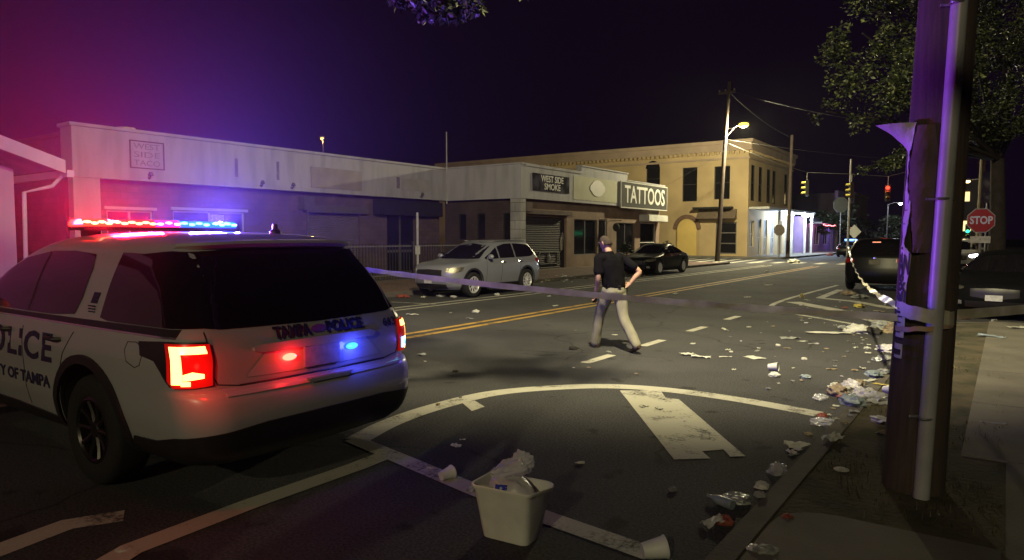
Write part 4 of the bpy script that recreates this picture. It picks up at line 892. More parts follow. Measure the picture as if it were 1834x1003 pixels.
# ================================================================ STREET FURNITURE
def ray(u, v):
    F = Vector((-math.sin(YAW)*math.cos(PITCH), math.cos(YAW)*math.cos(PITCH), -math.sin(PITCH))); Rr = Vector((math.cos(YAW), math.sin(YAW), 0)); U = Rr.cross(F)
    return F + Rr*((u-CX)/FPX) - U*((v-CY)/FPX)
def on_x(u, v, x): d = ray(u,v); t = x/d.x; return Vector((x, d.y*t, CAMH+d.z*t))
def on_y(u, v, y): d = ray(u,v); t = y/d.y; return Vector((d.x*t, y, CAMH+d.z*t))
def at_d(u, v, w): d = ray(u,v); return Vector((0,0,CAMH))+d*w
wood = mat('weathered_pole_wood',(.085,.06,.05),rough=.85,var=.45,scale=3,bump=.5,bscale=30)
def stretchy(m, s=(14,14,.8)):
    t = m.node_tree; tc = [n for n in t.nodes if n.type == 'TEX_COORD'][0]; mp_ = t.nodes.new('ShaderNodeMapping'); mp_.inputs['Scale'].default_value = s
    t.links.new(tc.outputs['Object'], mp_.inputs['Vector'])
    for n in t.nodes:
        if n.type == 'TEX_NOISE': t.links.new(mp_.outputs[0], n.inputs['Vector'])
stretchy(wood)
def light_point(par, loc, power, c_, r=.2, name='lamp_light', kind='POINT', target=None, size=2.2, blend=1):
    L = bpy.data.lights.new(name, kind); L.energy = power; L.color = c_; L.shadow_soft_size = r
    o = bpy.data.objects.new(name, L); col.objects.link(o); o.parent = par; o.location = Vector(loc)
    if kind == 'SPOT':
        L.spot_size = size; L.spot_blend = blend
        d = Vector(target)-(Vector(loc)+(par.location if par else Vector())); o.rotation_euler = d.to_track_quat('-Z','Y').to_euler()
    return o
lamp_glow = emat('sodium_glow',(1,.78,.10),2.8)
# near pole
PB = at(1632, 905); ldir = Vector((math.cos(YAW),math.sin(YAW),0)); lean = ldir*.036
tc_ = (-PB).normalized(); tc_.z = 0; tc_.normalize(); lf = -ldir
def pole_r(z): return .178-.006*z
up_ = thing('utility_pole','large wooden utility pole with torn posters rising beside the kerb at right','utility pole',tuple(PB))
q = MB()
def PC(z): return lean*z
q.lathe([(pole_r(z),z) for z in [.08+k*.55 for k in range(20)]]+[(0,10.55)],28)
q.v = [(x+lean.x*z, y+lean.y*z, z) for x,y,z in q.v]; q.build('shaft',wood,up_,smooth=True)
def pole_pt(phi, z, off=0, r=None):
    d = tc_*math.cos(phi)+lf*math.sin(phi); return PC(z)+d*((r or pole_r(z))+off)+Vector((0,0,z))
# conduit
cpts = []
for z in [.1+k*.6 for k in range(17)]: cpts.append(PC(z)+tc_*(pole_r(z)+.045)-lf*(.055+.004*z)+Vector((0,0,z)))
q = MB(); q.tube(cpts,.046,16); q.build('conduit',mat('conduit_pvc',(.34,.34,.36),rough=.42,var=.2,scale=5),up_,smooth=True)
for z in (.62,1.95,3.1):
    q = MB(); A = [-.75+k*.1 for k in range(9)]
    cc = PC(z)+tc_*(pole_r(z)+.045)-lf*(.055+.004*z)
    q.tube([cc+(tc_*math.cos(a)*.052-lf*math.sin(a)*.052*1)+Vector((0,0,z)) for a in [-2.0+k*.4 for k in range(11)]],.008,6); q.tube([cc+Vector((0,0,z))+lf*.05-tc_*.04,cc+Vector((0,0,z))+lf*.11-tc_*.045],.009,6); q.build('conduit_strap',mat('strap_steel',(.5,.5,.5),rough=.35,metal=.8),up_,smooth=True)
# overhead lamp carried by the pole (above the frame)
q = MB(); q.tube([PC(8.4)+Vector((0,0,8.4)),PC(8.4)+Vector((-.9,.2,8.9)),PC(8.4)+Vector((-1.9,.4,9.0))],.04,10); q.build('lamp_arm',frame_m,up_,smooth=True)
hd = MB(); hd.sph((-2.2,.45,9.0),.32,14,8,(1,.5,.3)); h0 = hd.build('lamp_head',frame_m,up_,smooth=True)
ln_ = MB(); ln_.sph((-2.2,.45,8.92),.2,14,6,(1,.55,.35)); ln_.build('lamp_lens',lamp_glow,h0,smooth=True)
light_point(up_,(-2.2,.45,8.78),P_NEAR,LAMP_COL,.16,'near_lamp_light','SPOT',(-9.5,17,0),2.15,.75)
# posters
def poster(rows, m, name, off=.006, curl=None):
    """rows: (z, phi0, phi1)"""
    q = MB(); nn = 10; sub = []
    for a,b in zip(rows,rows[1:]):
        for i in range(6): t = i/6; sub.append(tuple(a[j]+(b[j]-a[j])*t for j in range(3)))
    sub.append(rows[-1])
    def P(i,j,o):
        z,p0,p1 = sub[i]; ph = p0+(p1-p0)*j/nn; e = 0
        w_ = (.0012 if z < 1.62 else .005)*(math.sin(z*23+j*.8)+.7*math.sin(z*57+j))
        if curl and z > curl[0]:
            k = (z-curl[0])/(curl[1]-curl[0]); e = k*k*.15*max(0,(j/nn)-.1)
        return pole_pt(ph, z, off+o+abs(w_)+e)+lf*e*.7
    q.grid(lambda i,j: P(i,j,.0),len(sub)-1,nn); q.grid(lambda i,j: P(i,j,-.0015),len(sub)-1,nn,True)
    return q.build(name,m,up_,smooth=True,fixn=False)
paper = mat('poster_paper',(.55,.55,.55),rough=.75,var=.25,scale=5,bump=.3,bscale=30); ink = mat('poster_ink',(.02,.018,.03),rough=.7,var=.2)
D = math.radians
po_ = poster([(2.42,D(52),D(100)),(2.30,D(66),D(102)),(2.18,D(78),D(103)),(2.05,D(75),D(104)),(1.95,D(55),D(105)),(1.85,D(52),D(104)),(1.78,D(60),D(104)),(1.72,D(66),D(104)),(1.66,D(62),D(103)),(1.62,D(40),D(102)),(1.52,D(42),D(103)),(1.42,D(48),D(104)),(1.30,D(46),D(104)),(1.16,D(44),D(103)),(1.10,D(45),D(102))],paper,'poster',curl=(2.2,2.42))
def pole_text(txt, size, z0, phi0, wd=None, off=.011, bold=.004):
    def fn(c): return pole_pt(phi0-c.x/.17, z0+c.y, off+c.z)
    o = lettering(txt,size,None,ink,po_,width=wd,fn=fn,bold=bold,depth=.001); return o
pole_text('AN',.19,1.55,D(62),.13,bold=.004); pole_text('&',.15,1.435,D(66),.10,bold=.002); pole_text('MI',.13,1.335,D(64),.11,bold=.004)
def pole_bar(z0,z1,p0,p1,m=None,off=.013,nm='printed_bar'):
    q = MB(); q.grid(lambda i,j: pole_pt(p0+(p1-p0)*i/6, z0+(z1-z0)*j, off),6,1); q.grid(lambda i,j: pole_pt(p0+(p1-p0)*i/6, z0+(z1-z0)*j, off-.003),6,1,True); return q.build(nm,m or ink,po_)
for z0,z1,a,b in ((1.275,1.283,52,90),(1.248,1.265,52,95),(1.225,1.232,52,92),(1.19,1.196,55,96),(1.13,1.136,56,96),(1.645,1.66,70,98),(1.69,1.694,76,100),(1.885,1.89,60,90),(1.80,1.806,66,98)): pole_bar(z0,z1,D(a),D(b))
poster([(2.40,D(8),D(50)),(2.2,D(-4),D(70)),(2.0,D(0),D(72)),(1.8,D(-2),D(46)),(1.64,D(2),D(38)),(1.625,D(3),D(37))],mat('faded_poster',(.11,.075,.06),rough=.85,var=.4,scale=6,bump=.3),'old_poster',off=.002)
poster([(1.06,D(48),D(100)),(1.03,D(46),D(101)),(1.025,D(46),D(101))],paper,'poster_scrap'); poster([(1.06,D(46),D(50)),(.99,D(46),D(50)),(.985,D(46),D(100)),(.97,D(46),D(100))],paper,'poster_scrap')
# police tape
def tapemat():
    m = mat('police_tape',(.75,.73,.60),rough=.4,var=.3,scale=9,c2=(.5,.46,.36),spec=.5); p = m.node_tree.nodes['Principled BSDF']; p.inputs['Alpha'].default_value = .78; return m
tape_m = tapemat()
def ribbon(pts, w, tw0, tw1, thick=.0008, wob=.0, n_=None):
    q = MB(); N = len(pts)-1
    def P(i,j,o):
        d = (pts[min(i+1,N)]-pts[max(i-1,0)]).normalized(); a = Vector((0,0,1)); b = d.cross(a).normalized(); a = b.cross(d)
        t = tw0+(tw1-tw0)*i/N+wob*math.sin(i*.7)+wob*.5*math.sin(i*1.9+1); s = (a*math.cos(t)+b*math.sin(t)); nn = d.cross(s)
        return pts[i]+s*w*(j/2-.5)+nn*(o+.004*math.sin(i*2.1+j*2))
    q.grid(lambda i,j: P(i,j,thick),N,2); q.grid(lambda i,j: P(i,j,-thick),N,2,True); return q
def sag(a, b, s, n): return [a.lerp(b,i/n)-Vector((0,0,4*s*(i/n)*(1-i/n))) for i in range(n+1)]
tA = PB+pole_pt(D(70),1.22,.01); tB = Vector((-5.35,4.185,1.50))
q = ribbon(sag(tA,tB,.05,70),.047,-.25,.5,wob=.35); tp = q.build('barrier_tape',tape_m,None,smooth=True,fixn=False); tag(tp,'pale police tape stretched from the near pole across to the police SUV','tape')
def tape_text(par, a, b, s, k, txt='POLICE LINE DO NOT CROSS'):
    pass
for z,w_,tl,nm in ((1.25,.085,.035,'x'),(1.17,.03,-.02,'y')):
    q = MB(); A = [k*PI/18-.6 for k in range(37)]
    def TW(i,j,z=z,w_=w_,tl=tl):
        a = A[i]; r_ = pole_r(z)+.012+.085*max(0,math.cos(a+.35))**3; return PB+PC(z)+(tc_*math.cos(a)+lf*math.sin(a))*r_+Vector((0,0,z+w_*(j/2-.5)+tl*math.sin(a)+.004*math.sin(i*1.7)))
    q.grid(TW,36,2); o = q.build('tape_wrap',mat('orange_tape',(.50,.27,.12),rough=.35,var=.4,scale=12,c2=(.35,.30,.28)) if nm == 'y' else tape_m,None,smooth=True,fixn=False)
    tag(o,'wide band of police tape wrapped round the near utility pole' if nm == 'x' else 'narrow twisted orange strand of tape wrapped round the near pole','tape')
tC = PB+pole_pt(D(-80),1.235,.01); tD = tC+(at_d(1990,536,4.9)-tC)
q = ribbon(sag(tC,at_d(2000,536,5.2),.01,24),.062,0,.1,wob=.08); tag(q.build('barrier_tape',tape_m,None,smooth=True,fixn=False),'yellowish tape running from the near pole out past the right edge','tape')
tE = PB+pole_pt(D(60),1.29,.01); tF = at_d(1519,455,9.5)
q = ribbon(sag(tE,Vector((-4.22,24.95,1.42)),.30,90),.055,.8,4.6,wob=.5); tag(q.build('barrier_tape',tape_m,None,smooth=True,fixn=False),'twisted thin white tape hanging in front of the black SUV','tape')

# far leaning pole with street lamp
fp = thing('utility_pole','tall leaning wooden pole with a yellow street lamp at the far corner','utility pole',(-16.1,47,.08))
q = MB(); q.tube([(0,0,0),(.28,0,6),(.62,0,12)],[.17,.14,.10],12); q.build('shaft',wood,fp,smooth=True)
q = MB(); q.box((-.1,-.08,11.25),(1.0,.08,11.37)); o = q.build('cross_arm',wood,fp); q = MB(); 
for x in (-.05,.35,.95): q.lathe([(.03,0),(.06,.05),(.04,.1),(.05,.16),(0,.18)],10,Matrix.Translation((x,0,11.37)))
q.build('insulator',mat('porcelain',(.3,.25,.2),rough=.3),o,smooth=True)
q = MB(); q.tube([(.5,0,8.4),(1.0,0,8.95),(1.45,0,9.15)],.035,8); q.tube([(.5,0,8.9),(1.0,0,8.96)],.02,6); q.build('lamp_arm',frame_m,fp,smooth=True)
q = MB(); q.sph((1.6,0,9.2),.34,14,8,(1.1,.6,.32)); h1 = q.build('lamp_head',frame_m,fp,smooth=True)
q = MB(); q.sph((1.62,-.02,9.07),.34,14,8,(1,.75,.55)); q.build('lamp_lens',lamp_glow,h1,smooth=True)
light_point(fp,(1.62,0,8.85),P_FAR,LAMP_COL,.25,'far_lamp_light')
q = MB(); q.tube(sag(Vector((.5,0,8.2)),Vector((16,9,6.4)),.35,20),.007,5); q.tube(sag(Vector((.4,0,8.0)),Vector((-3.5,12,6.5)),.1,8),.02,5); q.build('guy_wire',mat('wire_dark',(.03,.03,.03),rough=.6),fp)
# pole in front of the porch and the stop sign seen from behind
q2 = thing('utility_pole','slender wooden pole standing before the lit porch of the corner building','utility pole',(-14.35,58.6,.13)); q = MB(); q.tube([(0,0,0),(.12,0,9.7)],[.16,.11],10); q.build('shaft',wood,q2,smooth=True)
def octagon(r): return [(r*math.cos(PI/8+k*PI/4), r*math.sin(PI/8+k*PI/4)) for k in range(8)]
b_ = on_y(1396,412,56.5); bs = thing('stop_sign','back of an octagonal stop sign in front of the lit porch','sign',(b_.x,b_.y,.13)); q = MB(); q.tube([(0,0,0),(0,0,b_.z+.2)],.04,8); q.build('post',frame_m,bs,smooth=True)
q = MB(); q.prism(octagon(.46),.02,frame_m and frame_M((0,-.05,b_.z-.13),(math.cos(YAW),math.sin(YAW),0),(0,0,1))); q.build('panel',mat('sign_back',(.13,.11,.10),rough=.6,metal=.3),bs)
# stop sign at right
b_ = at_d(1757,395,20.5); ss = thing('stop_sign','red stop sign with white lettering near the right edge','sign',(b_.x,b_.y,0)); MS = frame_M((0,0,b_.z),(math.cos(YAW-.35),math.sin(YAW-.35),0),(0,0,1))
q = MB(); q.tube([(0,.04,0),(0,.04,b_.z+.3)],.035,8); q.build('post',frame_m,ss,smooth=True)
q = MB(); q.prism(octagon(.385),.006,MS); q.build('border',mat('stop_border',(.2,.18,.2),rough=.5),ss)
q = MB(); q.prism(octagon(.355),.006,MS @ Matrix.Translation((0,0,.007))); q.build('panel',mat('stop_red',(.20,.008,.018),rough=.4,var=.1),ss)
o = lettering('STOP',.31,MS @ Matrix.Translation((0,0,.017)),mat('stop_white',(.34,.34,.50),rough=.5,var=.1),ss,width=.58,bold=.010,depth=.002)
q = MB(); q.box((-.25,-.02,0),(.25,-.005,.2)); o = q.build('small_plate',mat('plate_faded',(.3,.28,.26),var=.4,scale=12),ss); o.location = (0,0,b_.z-.66)
# traffic signals on a span wire
def signal(u, v, y, facing, label, lit=None):
    b = on_y(u,v,y); t = thing('traffic_light',label,'traffic light',tuple(b)); rot = Matrix.Rotation(facing,4,'Z')
    q = MB(); q.box((-.16,-.11,-.52),(.16,.11,.52)); q.v = [tuple(rot @ Vector(p)) for p in q.v]; hs_ = q.build('housing',mat('signal_black',(.02,.02,.018),rough=.5),t,bevel=.02)
    for k in range(3):
        z = .34-.34*k; m = MB(); A = [PI*j/10-.15*0 for j in range(11)]
        m.grid(lambda i,j: rot @ Vector((.125*math.cos(A[i]), -.11-.24*j, z+.125*math.sin(A[i])-.03*j)),10,1); m.grid(lambda i,j: rot @ Vector((.115*math.cos(A[i]), -.11-.24*j, z+.115*math.sin(A[i])-.03*j)),10,1,True)
        m.build('visor',mat('signal_yellow',(.55,.48,.12),rough=.4,var=.15),t,fixn=False)
        l_ = MB(); l_.sph((0,0,0),.118,12,6,(1,.5,1)); lo_ = l_.build('lens',(lit[1] if lit and lit[0] == k else mat('signal_dark_lens',(.04,.03,.02),rough=.2)),t,smooth=True); lo_.location = rot @ Vector((0,-.125,z))
    q = MB(); q.tube([(0,0,.52),(0,0,1.05)],.02,6); q.build('hanger',frame_m,t)
    return t, b
red_sig = emat('signal_red',(1,.04,.02),4.5); grn = emat('signal_green',(.02,1,.45),6)
s1_, p1 = signal(1445,337,50,-1.15,'leftmost traffic light hanging edge-on over the crossing')
s2_, p2 = signal(1525,341,50,-1.15,'middle traffic light hanging edge-on over the crossing')
s3_, p3 = signal(1590,346,50,.12,'traffic light showing red over the street',(0,red_sig)); light_point(s3_,(0,-.5,.34),25,(1,.05,.03),.1,'red_signal_light')
s4_, p4 = signal(1715,414,62,.05,'far green traffic light left of the stop sign',(1,grn)); s5_, p5 = signal(1733,414,62,.05,'far green traffic light touching the edge of the stop sign',(1,grn))
q = MB(); q.tube(sag(Vector((-16.0+.55,47,8.0)),Vector((p1.x,50,p1.z+1.05)),.1,6)+[Vector((p2.x,50,p2.z+1.05)),Vector((p3.x,50,p3.z+1.05)),Vector((-1.0,50,6.8))],.015,5); tag(q.build('span_wire',mat('wire',(.02,.02,.02),rough=.6)),'thin dark span wire carrying the traffic lights over the street','cable')
def cable(a, b, s_, label):
    q = MB(); q.tube(sag(Vector(a),Vector(b),s_,24),.007,5); tag(q.build('overhead_cable',MATS['wire_dark']),label,'cable')
cable((-15.5,46.9,11.4),(-14.25,58.6,9.6),.3,'thin cable from the far lamp pole to the pole at the porch')
cable((-15.2,47,11.4),(1.6,44,6.9),.7,'sagging cable crossing the street from the far lamp pole')
cable((-15.6,46.9,7.6),(-19.2,43.9,4.9),.12,'short service cable dropping to the tattoo shop roof')
# more distant posts, signs and lamps
b_ = on_y(1530,415,60); ds_ = thing('warning_sign','white diamond sign on a thin post down the street','sign',(b_.x,60,0)); q = MB(); q.tube([(0,.05,0),(0,.05,b_.z)],.035,6); q.build('post',frame_m,ds_)
q = MB(); q.prism([(0,-.55),(.55,0),(0,.55),(-.55,0)],.02,frame_M((0,-.02,b_.z),(math.cos(YAW),math.sin(YAW),0),(0,0,1))); q.build('panel',mat('white_sign',(.62,.64,.64),rough=.5,var=.05),ds_)
b_ = on_y(1518,450,55); tp_ = thing('signal_pole','thin grey pole under the middle traffic light','pole',(b_.x,55,0)); q = MB(); q.tube([(0,0,0),(.05,0,7.3)],[.09,.07],8); q.build('shaft',frame_m,tp_,smooth=True)
b_ = on_y(1506,367,70); ww = thing('road_sign','pale blank octagonal sign back beyond the middle traffic light','sign',(b_.x,70,0)); q = MB(); q.prism(octagon(.75),.03,frame_M((0,0,b_.z),(math.cos(YAW),math.sin(YAW),0),(0,0,1))); q.build('panel',mat('sign_dull',(.12,.12,.10),rough=.7),ww); q = MB(); q.tube([(0,.05,0),(0,.05,b_.z)],.05,6); q.build('post',frame_m,ww)
def street_lamp(u, v, y, label, c_, e, power=0, arm=-1, hh=None, pr=.07):
    b = on_y(u,v,y) if y else None; t = thing('street_lamp',label,'street lamp',(b.x-arm*1.2,b.y,0)); q = MB(); q.tube([(0,0,0),(0,0,b.z)],[pr,pr*.7],8); q.build('pole',frame_m,t,smooth=True)
    q = MB(); q.tube([(0,0,b.z-.05),(arm*.6,0,b.z+.15),(arm*1.0,0,b.z+.12)],.03,6); q.build('lamp_arm',frame_m,t)
    q = MB(); q.sph((arm*1.2,0,b.z+.12),.25,12,8,(1,.6,.35)); h = q.build('lamp_head',frame_m,t,smooth=True)
    q = MB(); q.sph((arm*1.2,0,b.z),.18,10,6,(1,.8,.6)); q.build('lamp_lens',emat('lens_'+str(int(u)),c_,e),h,smooth=True)
    if power: light_point(t,(arm*1.2,0,b.z-.3),power,c_,.2,'street_lamp_light')
    return t
t = street_lamp(577,248,42,'amber street lamp showing above the long white roofline',(1,.62,.12),3.2,500,arm=-.1)
street_lamp(1613,365,85,'bright white street lamp left of the near utility pole',(.8,.9,1),45,300,arm=1)
street_lamp(1733,325,60,'dim warm street lamp on a sloping arm, upper left of the stop sign',(1,.75,.35),4,60,arm=-1)
street_lamp(1604,416,95,'small warm street lamp low behind the black SUV',(1,.7,.25),4,0,arm=1)
b_ = on_y(1752,450,44); u2 = thing('utility_pole','pale weathered utility pole behind the stop sign','utility pole',(b_.x,44,.1)); q = MB(); tpz = on_y(1755,272,44); q.tube([(0,0,0),(tpz.x-b_.x+.15,0,tpz.z+.3)],[.17,.12],10); q.build('shaft',mat('pale_wood',(.26,.22,.15),rough=.9,var=.4,scale=2),u2,smooth=True)
q = MB(); q.box((.1,-.25,3.4),(.5,-.12,5.0)); q.build('meter_box',frame_m,u2,bevel=.02)

# ================================================================ TREES AND SHRUBS
def leaf_cloud(clumps, nleaf, size, m, name, par, seed=1, droop=0):
    rnd = random.Random(seed); v = []; f = []
    for (c, r, dens) in clumps:
        c = Vector(c); k = int(nleaf*dens)
        for _ in range(k):
            d = Vector((rnd.gauss(0,1),rnd.gauss(0,1),rnd.gauss(0,1))).normalized()*(rnd.random()**.42)
            if noise.noise((c+d*r)*1.25+Vector((seed*3.1,0,0))) < .07: continue
            p = c+Vector((d.x*r,d.y*r,d.z*r*.72)); a = Vector((rnd.gauss(0,1),rnd.gauss(0,1),rnd.gauss(0,.5)-.2-droop)).normalized(); b = a.cross(Vector((rnd.gauss(0,1),rnd.gauss(0,1),rnd.gauss(0,1)))).normalized()
            s = size*(.6+.8*rnd.random()); n_ = a.cross(b)
            i = len(v); v += [p, p+a*s*.5+b*s*.26+n_*s*.06, p+a*s, p+a*s*.5-b*s*.26+n_*s*.06]; f += [(i,i+1,i+2),(i,i+2,i+3)]
    me = bpy.data.meshes.new(name); me.from_pydata([tuple(x) for x in v],[],f); me.materials.append(m); return link(name, me, par)
def leafmat(name, c, c2):
    m = mat(name,c,rough=.5,var=.5,scale=5,c2=c2,ramp=(.50,.66),spec=.5); m.node_tree.nodes['Principled BSDF'].inputs['Subsurface Weight'].default_value = 0; return m
oak = leafmat('oak_leaves',(.16,.19,.055),(.018,.025,.010)); dkl = leafmat('dark_leaves',(.030,.040,.014),(.012,.018,.008))  # lamplit specks painted into the oak leaf colour by noise
bark = mat('bark',(.045,.034,.028),rough=.95,var=.5,scale=4,bump=.8,bscale=16)
def tree(base, label, clumps, limbs, trunk, leaf, nleaf, size, seed, cat='tree', name='oak_tree', droop=0, group=None):
    t = thing(name,label,cat,tuple(base),0,group)
    q = MB(); q.tube(*trunk,12); q.build('trunk',bark,t,smooth=True)
    q = MB()
    for pts, rr in limbs: q.tube(pts, rr, 8)
    if limbs: q.build('limb',bark,t,smooth=True)
    leaf_cloud(clumps,nleaf,size,leaf,'crown',t,seed,droop); return t
# big tree at right
tb = at_d(1782,455,26); tb.z = .1
rnd = random.Random(5); cl = []
def rel(p): return Vector(p)-Vector(tb)
specs = [(1500,95,20,.62),(1480,200,20,.5),(1530,140,20,.8),(1545,60,19,.9),(1575,20,19,1.0),(1530,215,20,.55),(1580,160,19,1.0),(1620,90,19,1.2),(1620,200,20,.9),(1555,-40,19,1.2),(1640,-20,20,1.5),(1680,110,22,1.6),(1740,40,22,2.0),(1740,180,23,1.3),(1800,90,22,2.0),(1830,-20,22,2.2),(1850,200,23,1.5),(1800,230,24,.8),(1590,290,21,.45),(1545,300,21,.3),(1625,270,21,.6),(1690,250,22,.8),(1900,100,23,2.2),(1700,-60,21,1.8)]
limbs = []
for (u,v,d,r) in specs:
    c = rel(at_d(u,v,d)); cl.append((c, r, r**2*.9)); 
    st_ = Vector((0,0,4.5)); mid = st_.lerp(c,.5)+Vector((0,0,.4)); limbs.append(([st_,mid,c],[.10,.06,.02]))
tree(tb,'large spreading oak overhanging the street behind the utility pole at right',cl,limbs,([(0,0,-.1),(.05,0,2),(-.05,0,4.6),(.3,0,7.5)],[.34,.27,.22,.1]),oak,2100,.115,3)
# tree behind the camera whose branch tips hang into the top of the view
tb2 = Vector((3.9,-3.4,.12)); cl = []; limbs = []
hub = [at_d(560,-420,7.6),at_d(650,-190,6.9),at_d(760,-95,6.8),at_d(860,-80,6.9),at_d(960,-110,7.0),at_d(1060,-170,7.0)]; hub = [h-tb2 for h in hub]
limbs.append((smooth_path([Vector((-3,3.5,5.9))]+hub[:4],4),[.06]*6+[.045]*5+[.03]*6)); limbs.append((smooth_path(hub[3:],4),[.028]*4+[.018]*5))
for (u,v,d,r) in [(735,-22,6.6,.24),(770,-2,6.8,.18),(820,-6,6.9,.18),(845,4,6.7,.15),(865,-18,7.0,.2),(762,22,6.9,.09),(795,20,6.8,.10),(818,24,6.8,.07),(722,-6,6.6,.12),(950,-28,7.2,.16),
        (700,-80,6.7,.45),(790,-90,6.8,.5),(890,-95,6.9,.5),(980,-110,7,.45),(1060,-170,7,.5),(640,-180,6.9,.55),(590,-300,7.2,.6),(720,-190,7.0,.6),(830,-190,7.0,.6),(940,-200,7.0,.6),(700,-330,7.2,.8),(860,-330,7.2,.8),(1000,-310,7.2,.8)]:
    c = at_d(u,v,d)-tb2; cl.append((c,r,.35+r*3)); hb = min(hub,key=lambda h: (h-c).length); limbs.append(([hb,(hb+c)/2+Vector((.03,0,.06)),c],[.014,.009,.003]))
for c,r,dn in (((-3,4,6.2),1.5,8),((-1.5,2,6.6),1.7,8),((0,0,7),2.2,9),((-4.5,3.5,6.3),1.2,5),((-5.5,1.5,6.6),1.4,5),((2,-1,7),2,7),((-3.0,-.5,6.9),1.6,6),((-6.6,-1,6.4),1.3,5)): cl.append((c,r,dn)); limbs.append(([Vector((0,0,4)),Vector(c)*.5+Vector((0,0,2.2)),Vector(c)],[.12,.07,.03]))
limbs.append(([Vector((0,0,4)),Vector((-1.4,1.8,5.3)),Vector((-3,3.5,5.9))],[.15,.11,.06]))
tree(tb2,'leafy branch tips hanging into the top edge above the white shops','x' and cl,limbs,([(0,0,-.1),(.05,0,2),(0,0,4.2)],[.26,.21,.17]),oak,420,.075,9,droop=.5)
# dark trees far down the street
for i,(u,y,h,r,lab) in enumerate(((1470,100,4.0,2.0,'dark rounded tree beyond the bar, left of the middle traffic light'),(1560,92,5.0,2.6,'broad dark tree in front of the warm lit distant block'),(1625,88,4.2,2.2,'dark tree low behind the black SUV and near pole'),(1497,84,6.5,1.6,'tall slim dark tree between the two edge-on traffic lights'))):
    b = on_y(u,450,y); cl = [((rnd.uniform(-r,r),rnd.uniform(-1,1),h*.55+rnd.uniform(-1.2,1.6)),r*.6,1.6) for k in range(9)]
    tree((b.x,y,0),lab,cl,[],([(0,0,0),(0,0,h*.5)],[.22,.14]),dkl,260,.42,20+i,name='street_tree')
for i,(u,v,x,r,h,lab) in enumerate(((1122,478,-16.4,.36,1.42,'dark bushy potted shrub behind the walking person'),(1196,462,-17.3,.42,1.5,'dark rounded shrub at the wall behind the black parked sedan'))):
    b = on_x(u,v,x); t = thing('shrub',lab,'shrub',(b.x,b.y,.11)); leaf_cloud([((0,0,h-.45),r,1.4),((.1,0,h-.75),r*.8,.8),((-.1,.1,h-.2),r*.6,.6)],900,.09,dkl,'foliage',t,31+i); q = MB(); q.lathe([(0,0),(.2,0),(.27,.5),(.24,.52),(.2,.48),(0,.46)],18); q.build('planter',mat('clay',(.12,.07,.05),var=.3),t,smooth=True); q = MB(); q.tube([(0,0,.4),(0,0,h-.5)],.04,6); q.build('stem',bark,t)
# weeds on the verge
rnd = random.Random(11); v = []; f = []
for _ in range(5200):
    x = rnd.uniform(-1.03,.03); y = rnd.uniform(2.6,14)
    dd = math.hypot(x-PB.x,y-PB.y); nz_ = noise.noise(Vector((x*1.6,y*1.6,0)))
    if nz_ < .02 and dd > .5: continue
    if y < 4.3 and x > -1.03 and (y < 4.28): continue
    a = rnd.uniform(0,2*PI); h = rnd.uniform(.015,.05)*(1.5 if dd < .45 else 1); l = rnd.uniform(.0,.03); dx,dy = math.cos(a),math.sin(a); i = len(v)
    v += [(x-dy*.003,y+dx*.003,.12),(x+dy*.003,y-dx*.003,.12),(x+dx*l,y+dy*l,.12+h)]; f.append((i,i+1,i+2))
me = bpy.data.meshes.new('weeds'); me.from_pydata(v,[],f); me.materials.append(leafmat('weed_green',(.10,.10,.035),(.05,.042,.02))); wd = link('weeds',me); wd['kind'] = 'stuff'; wd['label'] = 'dry weeds and sparse grass on the dirt verge'; wd['category'] = 'grass'

# ================================================================ OTHER LAMPS (outside the frame, behind the viewer, across the street)
kl_ = thing('street_lamp','street lamp behind the viewer on the near side','street lamp',(2.2,-15,0)); q = MB(); q.tube([(0,0,0),(0,0,9)],[.12,.08],10); q.build('pole',frame_m,kl_,smooth=True)
q = MB(); q.sph((.6,0,9.05),.3,12,8,(1,.6,.35)); h = q.build('lamp_head',frame_m,kl_,smooth=True); q = MB(); q.sph((.6,0,8.95),.2,12,8,(1,.6,.5)); q.build('lamp_lens',lamp_glow,h,smooth=True)
light_point(kl_,(.6,0,8.75),P_BACK,LAMP_COL,.16,'back_lamp_light')
# ================================================================ PERSON
def skin(verts, edges, radii, sub=2, root=0):
    me = bpy.data.meshes.new('skin'); me.from_pydata([tuple(v) for v in verts], edges, []); o = bpy.data.objects.new('skin', me); col.objects.link(o)
    o.modifiers.new('s','SKIN'); md = o.modifiers.new('u','SUBSURF'); md.levels = sub; md.render_levels = sub
    if not me.skin_vertices: me.attributes  # layer is made by the modifier panel only in the interface
    bm = bmesh.new(); bm.from_mesh(me); lay = bm.verts.layers.skin.verify(); bm.verts.ensure_lookup_table()
    for i, v in enumerate(bm.verts):
        r = radii[i]; v[lay].radius = (r, r) if not isinstance(r, tuple) else r
        v[lay].use_root = (i == root)
    bm.to_mesh(me); bm.free()
    dg = bpy.context.evaluated_depsgraph_get(); dg.update(); e = bpy.data.meshes.new_from_object(o.evaluated_get(dg)); bpy.data.objects.remove(o)
    V = [tuple(v.co) for v in e.vertices]; F = [tuple(p.vertices) for p in e.polygons]; bpy.data.meshes.remove(e); return V, F
